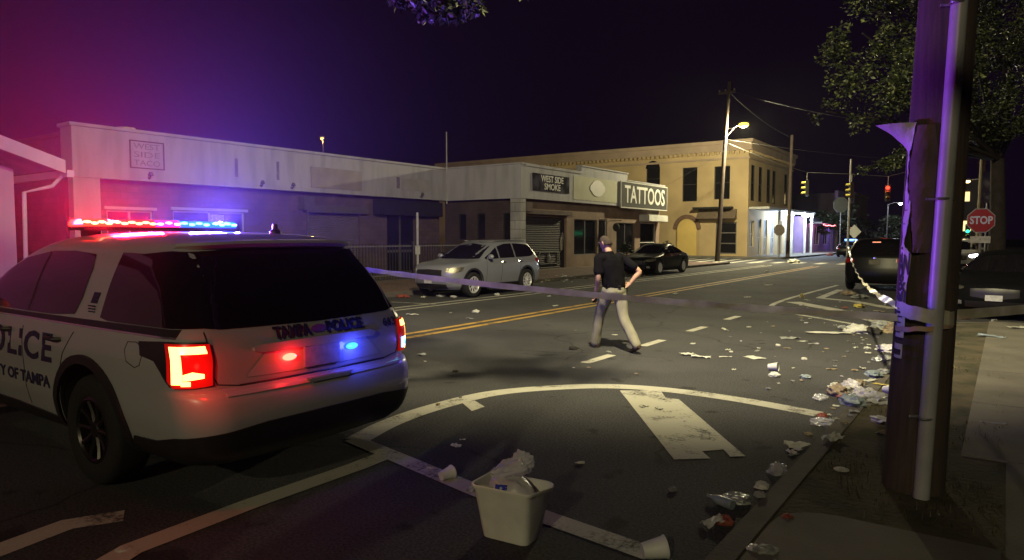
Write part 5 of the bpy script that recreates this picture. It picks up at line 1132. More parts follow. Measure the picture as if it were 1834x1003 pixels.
def fuse(mb, name, m, parent, vox, smooth_it=3, disp=None):
    me = bpy.data.meshes.new(name); me.from_pydata(mb.v, [], mb.f); o = bpy.data.objects.new(name, me); col.objects.link(o)
    md = o.modifiers.new('r','REMESH'); md.mode = 'VOXEL'; md.voxel_size = vox
    if smooth_it: sm = o.modifiers.new('sm','SMOOTH'); sm.iterations = smooth_it; sm.factor = .5
    dg = bpy.context.evaluated_depsgraph_get(); dg.update(); e = bpy.data.meshes.new_from_object(o.evaluated_get(dg)); bpy.data.objects.remove(o); e.name = name
    e.materials.clear(); e.materials.append(m)
    if disp:
        for v in e.vertices:
            v.co = v.co + v.normal*disp(v.co)
    e.shade_smooth(); return link(name, e, parent)
# limb chains as tapered tubes fused by a voxel remesh: one continuous surface
def limb(mb, pts, rad, n=16):
    P = smooth_path(pts, 4); R_ = []
    for i in range(len(rad)-1):
        for k in range(4): R_.append(rad[i]+(rad[i+1]-rad[i])*k/4)
    R_.append(rad[-1]); mb.tube(P, R_, n)
    mb.sph(P[0], R_[0]*.99, 12, 8); mb.sph(P[-1], R_[-1]*.99, 12, 8)
def oval_torso(mb, secs, n=24):
    """secs: (centre, half width x, half depth y)"""
    vs_ = []; 
    for c, a, b in secs:
        for k in range(n):
            t = 2*PI*k/n; ct, st = math.cos(t), math.sin(t); e = .85
            vs_.append((c[0]+a*math.copysign(abs(ct)**e,ct), c[1]+b*math.copysign(abs(st)**e,st), c[2]))
    m = len(secs); fs = [(i*n+k,i*n+(k+1)%n,(i+1)*n+(k+1)%n,(i+1)*n+k) for i in range(m-1) for k in range(n)]
    fs.append(tuple(range(n-1,-1,-1))); fs.append(tuple((m-1)*n+k for k in range(n))); mb.add(vs_, fs)
pp_ = at(1099, 627); person = thing('person','person in a dark polo shirt and khaki trousers walking away, one hand on the hip','person',(pp_.x,pp_.y,0),D(58))
V3 = Vector
HL,KL,AL = V3((-.085,.02,.90)),V3((-.10,.25,.52)),V3((-.115,.36,.10)); HR,KR,AR = V3((.085,-.01,.90)),V3((.10,-.12,.50)),V3((.12,-.44,.14))
SHL,EL_,WL = V3((-.20,.0,1.40)),V3((-.275,-.03,1.12)),V3((-.265,.10,.88)); SHR,ER,WR_ = V3((.20,.0,1.40)),V3((.385,-.15,1.20)),V3((.235,-.10,1.03))
bm_ = MB()
oval_torso(bm_,[((0,.0,.86),.15,.10),((0,0,.95),.165,.115),((0,.0,1.05),.14,.10),((0,.01,1.2),.155,.11),((0,.015,1.33),.165,.11),((0,.01,1.41),.13,.085),((0,.02,1.46),.06,.06)])
limb(bm_,[V3((0,.02,1.42)),V3((0,.045,1.50)),V3((0,.07,1.56))],[.062,.056,.056])
limb(bm_,[HL,(HL+KL)/2+V3((0,.015,0)),KL,(KL+AL)/2+V3((0,-.02,.02)),AL],[.085,.072,.055,.052,.036]); limb(bm_,[HR,(HR+KR)/2,KR,(KR+AR)/2+V3((0,-.02,0)),AR],[.085,.072,.055,.052,.036])
limb(bm_,[V3((-.12,0,1.40)),SHL,(SHL+EL_)/2,EL_,(EL_+WL)/2,WL],[.06,.055,.047,.039,.036,.025]); limb(bm_,[V3((.12,0,1.40)),SHR,(SHR+ER)/2,ER,(ER+WR_)/2,WR_],[.06,.055,.047,.039,.036,.025])
# head, bowed and turned a little to the left
HM = Matrix.Translation((-.005,.085,1.625)) @ Matrix.Rotation(D(22),4,'Z') @ Matrix.Rotation(D(-16),4,'X')
hv = MB(); hv.sph((0,0,0),1,28,20,(1,1,1)); hh = []
for (x,y,z) in hv.v:
    w_ = .076*(1-.18*max(0,-z)**1.3); d_ = .098; h_ = .112
    X,Y,Z = x*w_, y*d_, z*h_
    if z < -.1 and y < 0: Y *= 1-.35*(-z)           # nape
    if y > 0 and z < -.3: Y *= 1.0; X *= 1-.25*(-z-.3)
    if y > .75: Y -= .006*(abs(x) > .22)*(abs(z) < .25)*1.0       # eye sockets
    hh.append(HM @ V3((X,Y,Z)))
bm_.add(hh, hv.f)
def H(p): return HM @ V3(p)
bm_.tube([H((0,.088,.030)),H((0,.108,-.010)),H((0,.112,-.024)),H((0,.092,-.030))],[.007,.011,.014,.008],8)   # nose
bm_.sph(H((0,.082,-.088)),.026,10,8); bm_.tube([H((-.026,.088,-.056)),H((0,.098,-.055)),H((.026,.088,-.056))],.007,6); bm_.tube([H((-.024,.087,-.066)),H((0,.096,-.067)),H((.024,.087,-.066))],.008,6)
for s_ in (-1,1):
    bm_.tube([H((s_*.074,.005,-.028)),H((s_*.083,-.004,-.010)),H((s_*.086,-.010,.012)),H((s_*.082,-.002,.026)),H((s_*.076,.008,.02))],[.008,.010,.011,.010,.007],8)
    bm_.tube([H((s_*.012,.090,.032)),H((s_*.034,.090,.036)),H((s_*.055,.076,.030))],.007,6)          # brow
    bm_.sph(H((s_*.031,.083,.012)),.012,8,6)
# hands: palm, four unequal bent fingers, thumb
def hand(mb, wrist, d, up, side, curl, spread=.0, L=.085):
    d = d.normalized(); side = (side-d*side.dot(d)).normalized(); nrm = d.cross(side)*(-1 if up < 0 else 1)
    pc = wrist+d*.045
    for k in range(5): mb.sph(wrist+d*(.012+.017*k)+side*0, .020,10,6,(1,1,1))
    for o_ in (-.026,-.009,.009,.026): mb.tube([wrist+d*.01+side*o_*.6, wrist+d*.082+side*o_],[.014,.012],8)
    for o_,ln__ in ((-.028,.058),(-.0095,.072),(.0095,.078),(.028,.066)):
        p = wrist+d*.080+side*o_; dd = d.copy(); P=[p]; 
        for s_,c_ in ((.45,curl*.5),(.32,curl),(.23,curl*.8)):
            q_ = Matrix.Rotation(c_,3,side); dd = q_ @ dd; p = p+dd*ln__*s_*1.0; P.append(p)
        mb.tube(P,[.0092,.0085,.008,.0065],8); mb.sph(P[-1],.0066,8,6)
    th = wrist+d*.022+side*.03; td = (d*.75+side*.65).normalized(); P = [th-side*.012, th+td*.03, th+td*.03+(td*.5+d*.6+nrm*0).normalized()*.028]; mb.tube(P,[.013,.010,.008],8); mb.sph(P[-1],.008,8,6)
hand(bm_,WL,V3((.02,.10,-.30)),1,V3((.55,.85,.2)),.55)
hand(bm_,WR_,V3((-.55,.35,-.45)),1,V3((.1,.75,.65)),.35)
skinm = mat('skin',(.42,.25,.18),rough=.55,var=.18,scale=14)
body_ = fuse(bm_,'body',skinm,person,.006,2)
# hair
hr = MB(); hv = MB(); hv.sph((0,0,0),1,30,20); hh = []; keep = []
for (x,y,z) in hv.v: hh.append(HM @ V3((x*.0805,y*.1035*(1 if y > 0 else .97)-.001,z*.118)))
for f_ in hv.f:
    c_ = sum((V3(hv.v[i]) for i in f_),V3())/len(f_)
    if c_.z > .18+.35*c_.y and not (c_.y > .72 and c_.z < .62) or (c_.y < -.25 and c_.z > -.38): keep.append(f_)
hr.add(hh, keep); ho = hr.build('hair',mat('short_hair',(.055,.038,.028),rough=.85,var=.5,scale=60,bump=.6,bscale=160),person,smooth=True)
sd_ = ho.modifiers.new('t','SOLIDIFY'); sd_.thickness = .007; sd_.offset = -.2
# polo shirt
def folds(a, f1, f2): return lambda c: a*noise.noise(V3((c.x*f1,c.y*f1,c.z*f2)))
sh = MB()
oval_torso(sh,[((0,.0,.93),.178,.13),((0,0,1.0),.182,.135),((0,.005,1.1),.178,.132),((0,.01,1.2),.185,.135),((0,.012,1.3),.20,.135),((0,.008,1.38),.19,.115),((0,.01,1.435),.13,.085),((0,.02,1.475),.075,.07)])
limb(sh,[V3((-.12,0,1.395)),SHL,(SHL+EL_)/2+V3((-.005,0,0)),SHL.lerp(EL_,.72)],[.082,.078,.071,.074]); limb(sh,[V3((.12,0,1.395)),SHR,(SHR+ER)/2,SHR.lerp(ER,.66)],[.082,.078,.071,.074])
navyc = mat('dark_polo',(.007,.0065,.009),rough=.98,var=.3,scale=8,spec=.08)
fuse(sh,'polo_shirt',navyc,person,.007,3,folds(.020,10,6))
cl_ = MB(); cl_.lathe([(.066,0),(.064,.012),(.060,.034),(.066,.036),(.074,.010),(.076,0)],20,Matrix.Translation((0,.025,1.462)) @ Matrix.Rotation(D(-14),4,'X')); cl_.build('collar',navyc,person,smooth=True)
# trousers
tr = MB()
oval_torso(tr,[((0,0,.84),.165,.135),((0,-.005,.90),.178,.145),((0,0,.98),.170,.128),((0,0,1.02),.160,.12)])
limb(tr,[HL+V3((0,0,.02)),(HL+KL)/2+V3((0,.01,0)),KL,(KL+AL)/2,AL+V3((0,-.01,-.02))],[.108,.096,.080,.077,.074]); limb(tr,[HR+V3((0,0,.02)),(HR+KR)/2,KR,(KR+AR)/2+V3((0,-.01,0)),AR+V3((0,-.005,-.005))],[.108,.096,.080,.077,.074])
fuse(tr,'trousers',mat('khaki_twill',(.24,.225,.17),rough=.9,var=.2,scale=7,bump=.2,bscale=60),person,.007,2,folds(.018,9,6))
bt_ = MB(); n=28; 
for z0,z1 in ((.985,1.022),):
    vs_ = [(.176*math.cos(2*PI*k/n),.133*math.sin(2*PI*k/n),z) for z in (z0,z1) for k in range(n)]; bt_.add(vs_,[(k,(k+1)%n,n+(k+1)%n,n+k) for k in range(n)])
bo = bt_.build('belt',mat('belt_leather',(.03,.02,.015),rough=.5),person,smooth=True); m_ = bo.modifiers.new('t','SOLIDIFY'); m_.thickness = .006
q = MB(); q.box((-.03,-.165,.965),(.03,-.135,1.0)); q.build('belt_pouch',trimblack,person,bevel=.006)
q = MB(); q.box((.165,-.06,.86),(.205,.01,1.0)); q.build('holster',trimblack,person,bevel=.01)
# shoes
def shoe(nm, ankle, toe_dir, pitch):
    q = MB(); M_ = Matrix.Translation(ankle) @ Matrix.Rotation(pitch,4,'X')
    secs = [(-.075,.030,.035),(-.05,.038,.06),(0,.040,.075),(.05,.042,.055),(.11,.047,.04),(.16,.042,.030),(.195,.022,.018)]
    n_ = 14; vs_ = []
    for y,w_,h_ in secs:
        for k in range(n_):
            t = 2*PI*k/n_; z = math.sin(t); vs_.append(M_ @ V3((w_*math.cos(t), y, -.085+(h_*(z+1)*.72 if z > 0 else .036*(z+1)+.0)+(h_*.0))))
    fs = [(i*n_+k,i*n_+(k+1)%n_,(i+1)*n_+(k+1)%n_,(i+1)*n_+k) for i in range(len(secs)-1) for k in range(n_)]; fs.append(tuple(range(n_))); fs.append(tuple((len(secs)-1)*n_+k for k in range(n_)))
    q.add(vs_,fs); return q.build(nm,mat('brown_shoe',(.05,.028,.02),rough=.5),person,smooth=True)
LEAN_ = [o for o in person.children if o.name.split('.')[0] in ('body','polo_shirt','collar','hair')]
for o in LEAN_:
    for v_ in o.data.vertices:
        k_ = max(0,v_.co.z-.98); v_.co.x -= .11*k_; v_.co.y += .07*k_
shoe('shoe',AL+V3((0,0,-.005)),None,D(3)); shoe('shoe',AR+V3((0,0,.0)),None,D(-24))
q = MB(); q.box((-.035,-.005,-.07),(.035,.005,.07)); ph_ = q.build('hand_radio',trimblack,None,bevel=.004); ph_.location = person.matrix_basis @ (WL+V3((.03,.065,-.095))); ph_.rotation_euler = (D(20),0,D(52)); tag(ph_,'small dark handset in the walking person\'s lowered left hand','handset')

# ================================================================ BIN, CUPS AND LITTER
bx = at(917, 968); bn = thing('waste_bin','cream plastic wastebasket stuffed with a clear bag at the bottom centre','waste bin',(bx.x,bx.y,0),D(15))
A_ = at(871,953)-at(943,984); ang = math.atan2(A_.y,A_.x)+PI; ang = D(5); bn.rotation_euler = (0,0,ang); bn.location = (-2.27,3.20,.004)
def rrect(a, b, r, n=5):
    out = []
    for cx_,cy_,s0 in ((a-r,b-r,0),(-a+r,b-r,PI/2),(-a+r,-b+r,PI),(a-r,-b+r,3*PI/2)):
        for k in range(n+1): t = s0+PI/2*k/n; out.append((cx_+r*math.cos(t),cy_+r*math.sin(t)))
    return out
q = MB(); secs = [(.148,.088,.0,.04),(.151,.09,.01,.04),(.196,.120,.285,.045),(.198,.122,.29,.045),(.208,.132,.292,.05),(.210,.134,.306,.05),(.206,.130,.312,.05),(.198,.122,.308,.045),(.193,.117,.28,.043),(.146,.086,.012,.04)]
rings = [[(x,y,z) for x,y in rrect(a,b,r)] for a,b,z,r in secs]; n_ = len(rings[0])
def dent(p):
    x,y,z = p
    if x > .14 and z > .12: k = min(1,(x-.14)/.05)*min(1,(z-.12)/.1); x += .016*k*math.sin(y*20); z -= .09*k*max(0,1-abs(y-.01)/.08) if z > .22 else 0
    return (x,y,z)
q.add([dent(p) for r_ in rings for p in r_],[(i*n_+k,i*n_+(k+1)%n_,(i+1)*n_+(k+1)%n_,(i+1)*n_+k) for i in range(len(rings)-1) for k in range(n_)]+[tuple(range(n_))[::-1],tuple((len(rings)-1)*n_+k for k in range(n_))])
q.build('tub',mat('cream_plastic',(.70,.69,.64),rough=.45,var=.14,scale=9),bn,smooth=True,ang=40)
q = MB(); q.box((-.165,-.116,.235),(-.085,-.112,.268)); q = q.build('embossed_label',mat('label_grey',(.42,.41,.33),var=.3,scale=40),bn); q.rotation_euler = (D(-6.4),0,0); q.location = (0,.0235,.013)
clear = mat('clear_plastic',(.72,.72,.78),rough=.22,var=.1,scale=5,spec=.8); clear.node_tree.nodes['Principled BSDF'].inputs['Alpha'].default_value = .42
milky = mat('milky_bag',(.60,.58,.60),rough=.35,var=.25,scale=8,spec=.6); milky.node_tree.nodes['Principled BSDF'].inputs['Alpha'].default_value = .85
def blob(r, sc, seed, amp=.3, fr=2.2, n=28, m=18, flat=None):
    q = MB(); q.sph((0,0,0),1,n,m); out = []
    for p in q.v:
        p = V3(p); k = 1+amp*(noise.noise(p*fr+V3((seed*7.3,seed,0)))+.5*noise.noise(p*fr*2.7+V3((seed,0,seed)))+.25*abs(noise.noise(p*fr*6+V3((0,seed,0)))))
        w_ = V3((p.x*sc[0],p.y*sc[1],p.z*sc[2]))*r*k
        if flat is not None and w_.z < flat: w_.z = flat+(w_.z-flat)*.05
        out.append(tuple(w_))
    q.v = out; return q
q = blob(.16,(.95,.62,.85),3,.12,1.6,48,32); q = q.build('bag',milky,bn,smooth=True); q.location = (0,0,.22)
q = blob(.10,(1.35,.7,.55),8,.28,1.7,48,32); q = q.build('bag',clear,bn,smooth=True); q.location = (-.02,.035,.38); q.rotation_euler = (0,D(-24),0)
q = blob(.065,(1.0,.5,1.0),12,.32,2,40,28); q = q.build('bag_tail',clear,bn,smooth=True); q.location = (.045,.05,.425); q.rotation_euler = (0,D(-40),0)
lt = lettering('ICE',.05,frame_M((-.02,-.086,.30),(1,0,.1),(0,.25,1)),mat('blue_print',(.03,.05,.5),rough=.4),bn,bold=.003)
def cup_mesh(r0, r1, h):
    q = MB(); q.lathe([(0,0),(r0,0),(r0,.004),(r1,h),(r1+.003,h+.002),(r1+.003,h-.005),(r1-.002,h-.006),(r0-.003,.007),(0,.007)],24); return q
cupm = mat('cup_white',(.62,.62,.62),rough=.5,var=.1,scale=15); papw = mat('litter_paper',(.56,.56,.50),rough=.85,var=.3,scale=14,bump=.4,bscale=40)
papt = mat('litter_tan',(.28,.22,.15),rough=.9,var=.35,scale=12); papr = mat('litter_red',(.30,.07,.05),rough=.7,var=.4,scale=10); papy = mat('litter_yellow',(.55,.45,.10),rough=.6,var=.2,scale=10)
papg = mat('litter_grey',(.28,.29,.28),rough=.7,var=.4,scale=12); foil = mat('litter_foil',(.55,.57,.58),rough=.25,metal=.5,var=.4,scale=20,bump=.8,bscale=40); bluep = mat('litter_blue',(.24,.29,.32),rough=.4,var=.4,scale=12); drk = mat('litter_dark',(.025,.022,.02),rough=.9,var=.3)
LM = dict(w=papw,t=papt,r=papr,y=papy,g=papg,f=foil,b=bluep,k=drk,c=clear,m=milky,u=cupm)
def sheet(a, b, seed, amp=.02, n=9):
    q = MB(); rnd = random.Random(seed); off = seed*3.7
    def P(i,j,o):
        x = (i/n-.5)*2; y = (j/n-.5)*2; ed = 1+.30*noise.noise(V3((x*1.5+off,y*1.5,1))) ; z = amp*(.55+noise.noise(V3((x*1.7+off,y*1.7,0)))+.6*abs(noise.noise(V3((x*4+off,y*4,3)))))
        return V3((x*a/2*ed, y*b/2*(1+.3*noise.noise(V3((x+off,y*1.2,7)))), max(.003,z)+o))
    q.grid(lambda i,j: P(i,j,.0),n,n); q.grid(lambda i,j: P(i,j,.0016),n,n,True); k = (n+1)**2; w_ = n+1
    for i in range(n):
        q.f += [(i*w_,(i+1)*w_,k+(i+1)*w_,k+i*w_),(i*w_+n,k+i*w_+n,k+(i+1)*w_+n,(i+1)*w_+n),(i,k+i,k+i+1,i+1),(n*w_+i,n*w_+i+1,k+n*w_+i+1,k+n*w_+i)]
    return q
LAB = set()
def ground_z(p): return .13 if p.x > .05 and p.y < 16 else (.122 if p.x > -1.04 and p.y < 14.2 else (.128 if -1.2 < p.x <= -1.04 and p.y < 14.2 else .004))
def litter(kind, u, v, size, mk_, label, name, cat=None, rot=None, asp=.6, h=.2, group=None, lift=0):
    p = at(u,v); gz_ = ground_z(at(u,v,.12)); p = at(u,v,gz_) if gz_ > .01 else p
    size *= .82 if kind in ('wad','bag') else 1
    sd_ = int(u*7+v*3)%997; rot = sd_*.37 if rot is None else rot
    if kind == 'sheet': q = sheet(size,size*asp,sd_,size*h*.4); sm=False; z = 0
    elif kind == 'wad': q = blob(size/2,(1,asp+.2,max(h,.35)*1.2),sd_,.38,2.0,22,14,-size*.14); sm=False; z = size*.14
    elif kind == 'bag': q = blob(size/2,(1,asp+.15,h*1.5),sd_,.42,2.2,30,20,-size*.1); sm=True; z = size*.1
    elif kind == 'cup': q = cup_mesh(size*.32,size*.46,size); q.v = [tuple(Matrix.Rotation(PI/2-.13,4,'X') @ V3(c_)) for c_ in q.v]; zz = min(c_[2] for c_ in q.v); q.v = [(a,b,c_-zz) for a,b,c_ in q.v]; sm=True; z=0
    elif kind == 'bottle':
        q = MB(); L_ = size; r_ = size*.16; q.lathe([(0,0),(r_*.9,0),(r_,.05*L_),(r_,.55*L_),(r_*.9,.62*L_),(r_*.38,.85*L_),(r_*.38,.97*L_),(r_*.45,.98*L_),(r_*.45,L_),(0,L_)],18); q.v = [(a,c_,b+r_) for a,b,c_ in q.v]; sm=True; z=0
    elif kind == 'can': q = MB(); r_=.033; q.lathe([(0,0),(.026,0),(r_,.012),(r_,.11),(.027,.12),(0,.118)],18); q.v = [(a,c_,b+r_) for a,b,c_ in q.v]; sm=True; z=0
    elif kind == 'disc': q = MB(); q.lathe([(0,0),(size/2,.003),(size/2,.006),(size*.4,.012),(0,.010)],20); sm=True; z=0
    elif kind == 'tent':
        q = MB(); q.prism([(-.06,0),(0,.13),(.06,0),(.052,0),(0,.115),(-.052,0)],.14,Matrix.Rotation(PI/2,4,'X') @ Matrix.Translation((0,0,-.07))); sm=False; z=0
    o = q.build(name, LM[mk_], None, smooth=sm, ang=50); o.location = (p.x,p.y,p.z+z+lift); o.rotation_euler = (0,0,rot)
    tag(o, label, cat or name.replace('_',' '), group); return o
T = [
('cup',790,862,.10,'u','white foam cup lying on the painted line left of the wastebasket','foam_cup',dict(rot=2.9)),
('cup',1150,1002,.13,'u','white paper cup on its side at the bottom edge where the painted line ends','paper_cup',dict(rot=2.3)),
('sheet',1232,636,.20,'w','crumpled white tissue, left half of the torn rag beside the lane dashes','paper_tissue',dict(asp=.7,h=.35)),
('sheet',1256,641,.26,'w','white torn rag trailing right of the crumpled tissue beside the lane dashes','cloth_rag',dict(asp=.35,h=.3,rot=.3)),
('sheet',1300,640,.18,'w','thin pale paper strip between the white rag and the star shaped napkin','paper_strip',dict(asp=.2)),
('sheet',1350,641,.26,'w','star shaped white napkin lying in the middle of the lane','napkin',dict(asp=.75,h=.12)),
('cup',1376,663,.12,'u','white cup lying tipped just above the other crushed white cup','paper_cup',dict(rot=1.6)),
('wad',1387,675,.15,'u','crushed round white cup just below the tipped one','crushed_cup',dict(asp=.7,h=.6)),
('bag',1443,677,.16,'b','pale blue crumpled wrapper right of the two white cups','wrapper',dict(h=.3)),
('sheet',1485,597,.75,'w','long flat white sheet trailing left of the big white bag near the island','paper_sheet',dict(asp=.28,h=.06,rot=.45)),
('bag',1535,596,.50,'w','large white carrier bag standing by the hatched island','carrier_bag',dict(asp=.5,h=.35)),
('sheet',1516,590,.34,'g','upright pale card leaning on the large white bag by the island','card',dict(asp=.4,h=.5)),
('sheet',1298,591,.28,'w','row of pale scraps right of the second farthest lane dash','paper_scraps',dict(asp=.2)),
('sheet',1241,616,.13,'w','small white paper flake above the torn rag','paper_flake',dict(asp=.5)),
('wad',1309,631,.08,'w','tiny round white wad between the rag and the napkin','paper_wad',dict()),
('sheet',1356,629,.16,'g','grey paper strip just above the star shaped napkin','paper_strip',dict(asp=.3)),
('sheet',1416,607,.34,'g','long flattened grey wrapper in mid lane left of the white bag','wrapper',dict(asp=.3)),
('wad',1394,620,.12,'w','round crumpled white paper below the flattened grey wrapper','paper_ball',dict()),
('sheet',1437,612,.16,'w','small white wrapper right of the flattened grey wrapper','wrapper',dict(asp=.5)),
('sheet',1455,616,.12,'g','greyish flake right of the small white wrapper','paper_flake',dict(asp=.5)),
('sheet',1410,624,.10,'t','tan scrap right of the round crumpled paper','cardboard_scrap',dict()),
('wad',1440,644,.11,'w','small white crumpled paper alone in the lane above the blue wrapper','paper_ball',dict(h=.3)),
('sheet',1490,662,.14,'t','tan paper scrap in the lane left of the rubbish heap','cardboard_scrap',dict(asp=.4)),
('wad',1496,697,.20,'w','white crumpled food box on the upper left of the kerb rubbish heap','food_box',dict(asp=.6,h=.5)),
('bag',1470,715,.22,'c','clear plastic wrap left of the kerb rubbish heap','plastic_wrap',dict(h=.25)),
('bag',1500,708,.30,'t','brown paper bag in the left of the kerb rubbish heap','paper_bag',dict(h=.45)),
('bag',1524,703,.34,'m','milky plastic bag in the centre of the kerb rubbish heap','plastic_bag',dict(h=.5)),
('bag',1526,724,.30,'b','blue tinted plastic bag at the bottom of the kerb rubbish heap','plastic_bag',dict(h=.35)),
('bag',1550,716,.32,'m','milky bag at the right of the kerb rubbish heap','plastic_bag',dict(h=.42)),
('bag',1568,722,.34,'c','clear plastic bag spilling right off the rubbish heap toward the pole','plastic_bag',dict(h=.35)),
('wad',1512,715,.16,'r','red crumpled wrapper tucked under the brown bag in the heap','wrapper',dict()),
('wad',1540,690,.16,'t','tan crumpled cup on top of the kerb rubbish heap','crushed_cup',dict(h=.6)),
('cup',1584,704,.11,'u','pale cup at the pole side of the kerb rubbish heap','paper_cup',dict(rot=.9)),
('wad',1473,748,.15,'r','bright red wrapper on the end of the curved painted line','wrapper',dict(h=.3)),
('bag',1476,762,.26,'c','clear plastic film just below the bright red wrapper','plastic_film',dict(h=.25)),
('sheet',1492,788,.20,'w','crumpled white cup sleeve on the verge below the plastic film','cup_sleeve',dict(asp=.5,h=.5)),
('wad',1448,779,.08,'t','small tan wad in the gutter below the red wrapper','food_scrap',dict()),
('sheet',1428,801,.19,'w','folded white paper bowl in the gutter right of the painted bar','paper_bowl',dict(asp=.6,h=.5)),
('sheet',1421,815,.11,'g','grey paper tail hanging below the white paper bowl','paper_scrap',dict(asp=.4)),
('bag',1392,846,.20,'c','glossy clear wrapper in the gutter below the white paper bowl','wrapper',dict(h=.4)),
('wad',1364,873,.11,'w','round white cup lid in the gutter, upper of two','discarded_disc',dict(asp=.8,h=.5)),
('wad',1362,889,.09,'g','dull round lid in the gutter, lower of two','discarded_disc',dict(asp=.8,h=.4)),
('bag',1319,898,.20,'f','shiny foil bag lying in the near gutter above the bottle','foil_bag',dict(h=.3)),
('bottle',1312,914,.20,'b','crushed blue green bottle in the near gutter','bottle',dict(rot=1.2)),
('sheet',1280,940,.16,'m','pale pink wrapper at the bottom of the near gutter','wrapper',dict(asp=.5,h=.6,rot=1.1)),
('wad',1297,938,.12,'r','dark red cup beside the pale pink wrapper in the near gutter','crushed_cup',dict(h=.6)),
('disc',1507,842,.10,'w','flat white cup lid on the dirt verge left of the pole','discarded_disc',dict()),
('wad',1410,929,.09,'r','reddish scrap on the verge just above the walkway slab','food_wrapper',dict(h=.2)),
('wad',1349,986,.09,'m','crumpled pale wad at the verge edge near the bottom','paper_wad',dict(h=.4)),
('bag',1370,990,.16,'g','grey plastic scrap by the walkway slab at the bottom','plastic_scrap',dict(h=.2)),
('bag',1577,756,.20,'w','white takeaway shell on the verge beside the near pole','food_box',dict(h=.3)),
('sheet',1583,775,.14,'t','tan paper flake below the white takeaway shell','paper_flake',dict()),
('bag',1563,598,.36,'k','dark crumpled bag between island tip and the near pole','plastic_bag',dict(h=.4)),
('bag',1578,586,.40,'g','grey plastic bag touching the poster pole above the kerb','plastic_bag',dict(h=.4)),
('wad',1596,596,.34,'t','tan cardboard box corner beside the poster pole','cardboard_box',dict(h=.8)),
('bag',1590,630,.34,'m','milky bag in the gutter left of the pole, upper','plastic_bag',dict(h=.4)),
('bag',1585,645,.26,'g','grey wrapper in the gutter left of the pole, below the milky bag','wrapper',dict(h=.3)),
('bag',1573,646,.20,'f','shiny foil scrap in the gutter left of the pole','foil_scrap',dict(h=.3)),
('wad',1572,627,.12,'w','tiny white cup in the gutter left of the milky bag','paper_cup',dict()),
('wad',1553,625,.12,'w','white scrap in the gutter farther left of the milky bag','paper_scrap',dict(h=.2)),
('bag',1582,669,.20,'g','grey flattened cup in the gutter beside the pole, middle','crushed_cup',dict(h=.3)),
('bag',1566,674,.26,'b','bluish bottle wrap in the gutter above the rubbish heap','plastic_wrap',dict(h=.25)),
('sheet',1558,682,.18,'w','white lid sliver in the gutter above the rubbish heap','discarded_disc',dict(asp=.4)),
('sheet',1580,690,.16,'y','yellowish wrapper in the gutter above the rubbish heap','wrapper',dict(asp=.4)),
('tent',1436,533,.12,'y','yellow evidence marker standing on the hatched island','evidence_marker',dict(rot=.5)),
('tent',1697,657,.12,'y','yellow evidence marker on the sidewalk right of the pole','evidence_marker',dict(rot=.4)),
('sheet',1395,552,.24,'t','tan flattened cup inside the tip of the island','cardboard_scrap',dict(asp=.5)),
('sheet',1512,552,.34,'r','reddish wrapper in the middle of the hatched island','wrapper',dict(asp=.35)),
('bag',1538,550,.30,'y','yellow wrapper in the middle of the hatched island','wrapper',dict(h=.3)),
('sheet',1445,538,.22,'w','pale napkin by the yellow marker on the island','napkin',dict(asp=.4)),
('sheet',1574,558,.26,'t','tan scrap at the right end of the hatched island','cardboard_scrap',dict(asp=.4)),
('bag',1518,528,.45,'t','tan paper bag on the ground behind the black SUV','paper_bag',dict(h=.3)),
('bag',1540,534,.5,'g','grey litter pile under the rear of the black SUV','plastic_bag',dict(h=.2)),
('sheet',1340,533,.28,'w','white paper in the road left of the island tip','paper_sheet',dict(asp=.4)),
('sheet',1376,511,.30,'w','pale flake in the far lane above the island','paper_flake',dict(asp=.4)),
('wad',1373,488,.28,'w','white cup on the far centre line','paper_cup',dict()),
('bag',1422,471,.9,'w','white bag on the crosswalk at the far corner','plastic_bag',dict(h=.3)),
('bag',1486,458,.7,'r','reddish box on the road left of the distant car','cardboard_box',dict(h=.4)),
('wad',852,560,.20,'w','round white cup on the road between the yellow line and silver SUV','paper_cup',dict(h=.5)),
('sheet',842,571,.20,'g','grey flake below the round white cup in the far lane','paper_flake',dict(asp=.4)),
('sheet',738,564,.28,'w','white strip beside the police SUV tail lamp in the far lane','paper_strip',dict(asp=.3)),
('wad',756,637,.14,'g','greyish lump on the road right of the police SUV bumper','paper_wad',dict()),
('wad',816,666,.09,'k','small dark lump on the road right of the police SUV','stone',dict()),
('wad',890,529,.24,'w','crumpled white paper under the silver SUV between its wheels','paper_ball',dict(h=.3)),
('bag',722,533,.45,'r','red wrapper on the far side edge line left of the silver SUV','wrapper',dict(h=.2)),
('sheet',758,533,.35,'w','white wrapper in front of the silver SUV','wrapper',dict(asp=.4)),
('bag',790,532,.35,'g','grey leaf litter and paper at the silver SUV bumper','wrapper',dict(h=.2)),
('bag',812,533,.30,'w','pale crumpled bag by the silver SUV front wheel','plastic_bag',dict(h=.2)),
('sheet',983,531,.24,'w','pale flake on the road beyond the yellow line, right of the silver SUV','paper_flake',dict(asp=.4)),
('sheet',995,548,.22,'w','white scrap beside the double yellow line left of the person','paper_scrap',dict(asp=.4)),
('wad',1090,632,.10,'g','thin grey object on the road between the walking feet','paper_strip',dict(h=.2)),
('wad',1027,626,.17,'k','dark flat patch of rubbish left of the walking person','rag',dict(h=.15)),
('sheet',1101,600,.10,'w','tiny white flake behind the walking person','paper_flake',dict()),
('bottle',1047,831,.07,'w','small white stick on the asphalt between bin and painted bar','drinking_straw',dict(rot=2.2)),
('disc',222,985,.09,'w','flat disc lid lying between two painted lines at lower left','discarded_disc',dict()),
('sheet',1210,527,.4,'w','white paper beyond the walking person near the far centre line','paper_sheet',dict(asp=.3)),
('sheet',1022,497,.45,'w','white wrapper at the far kerb in front of the roller door','wrapper',dict(asp=.5)),
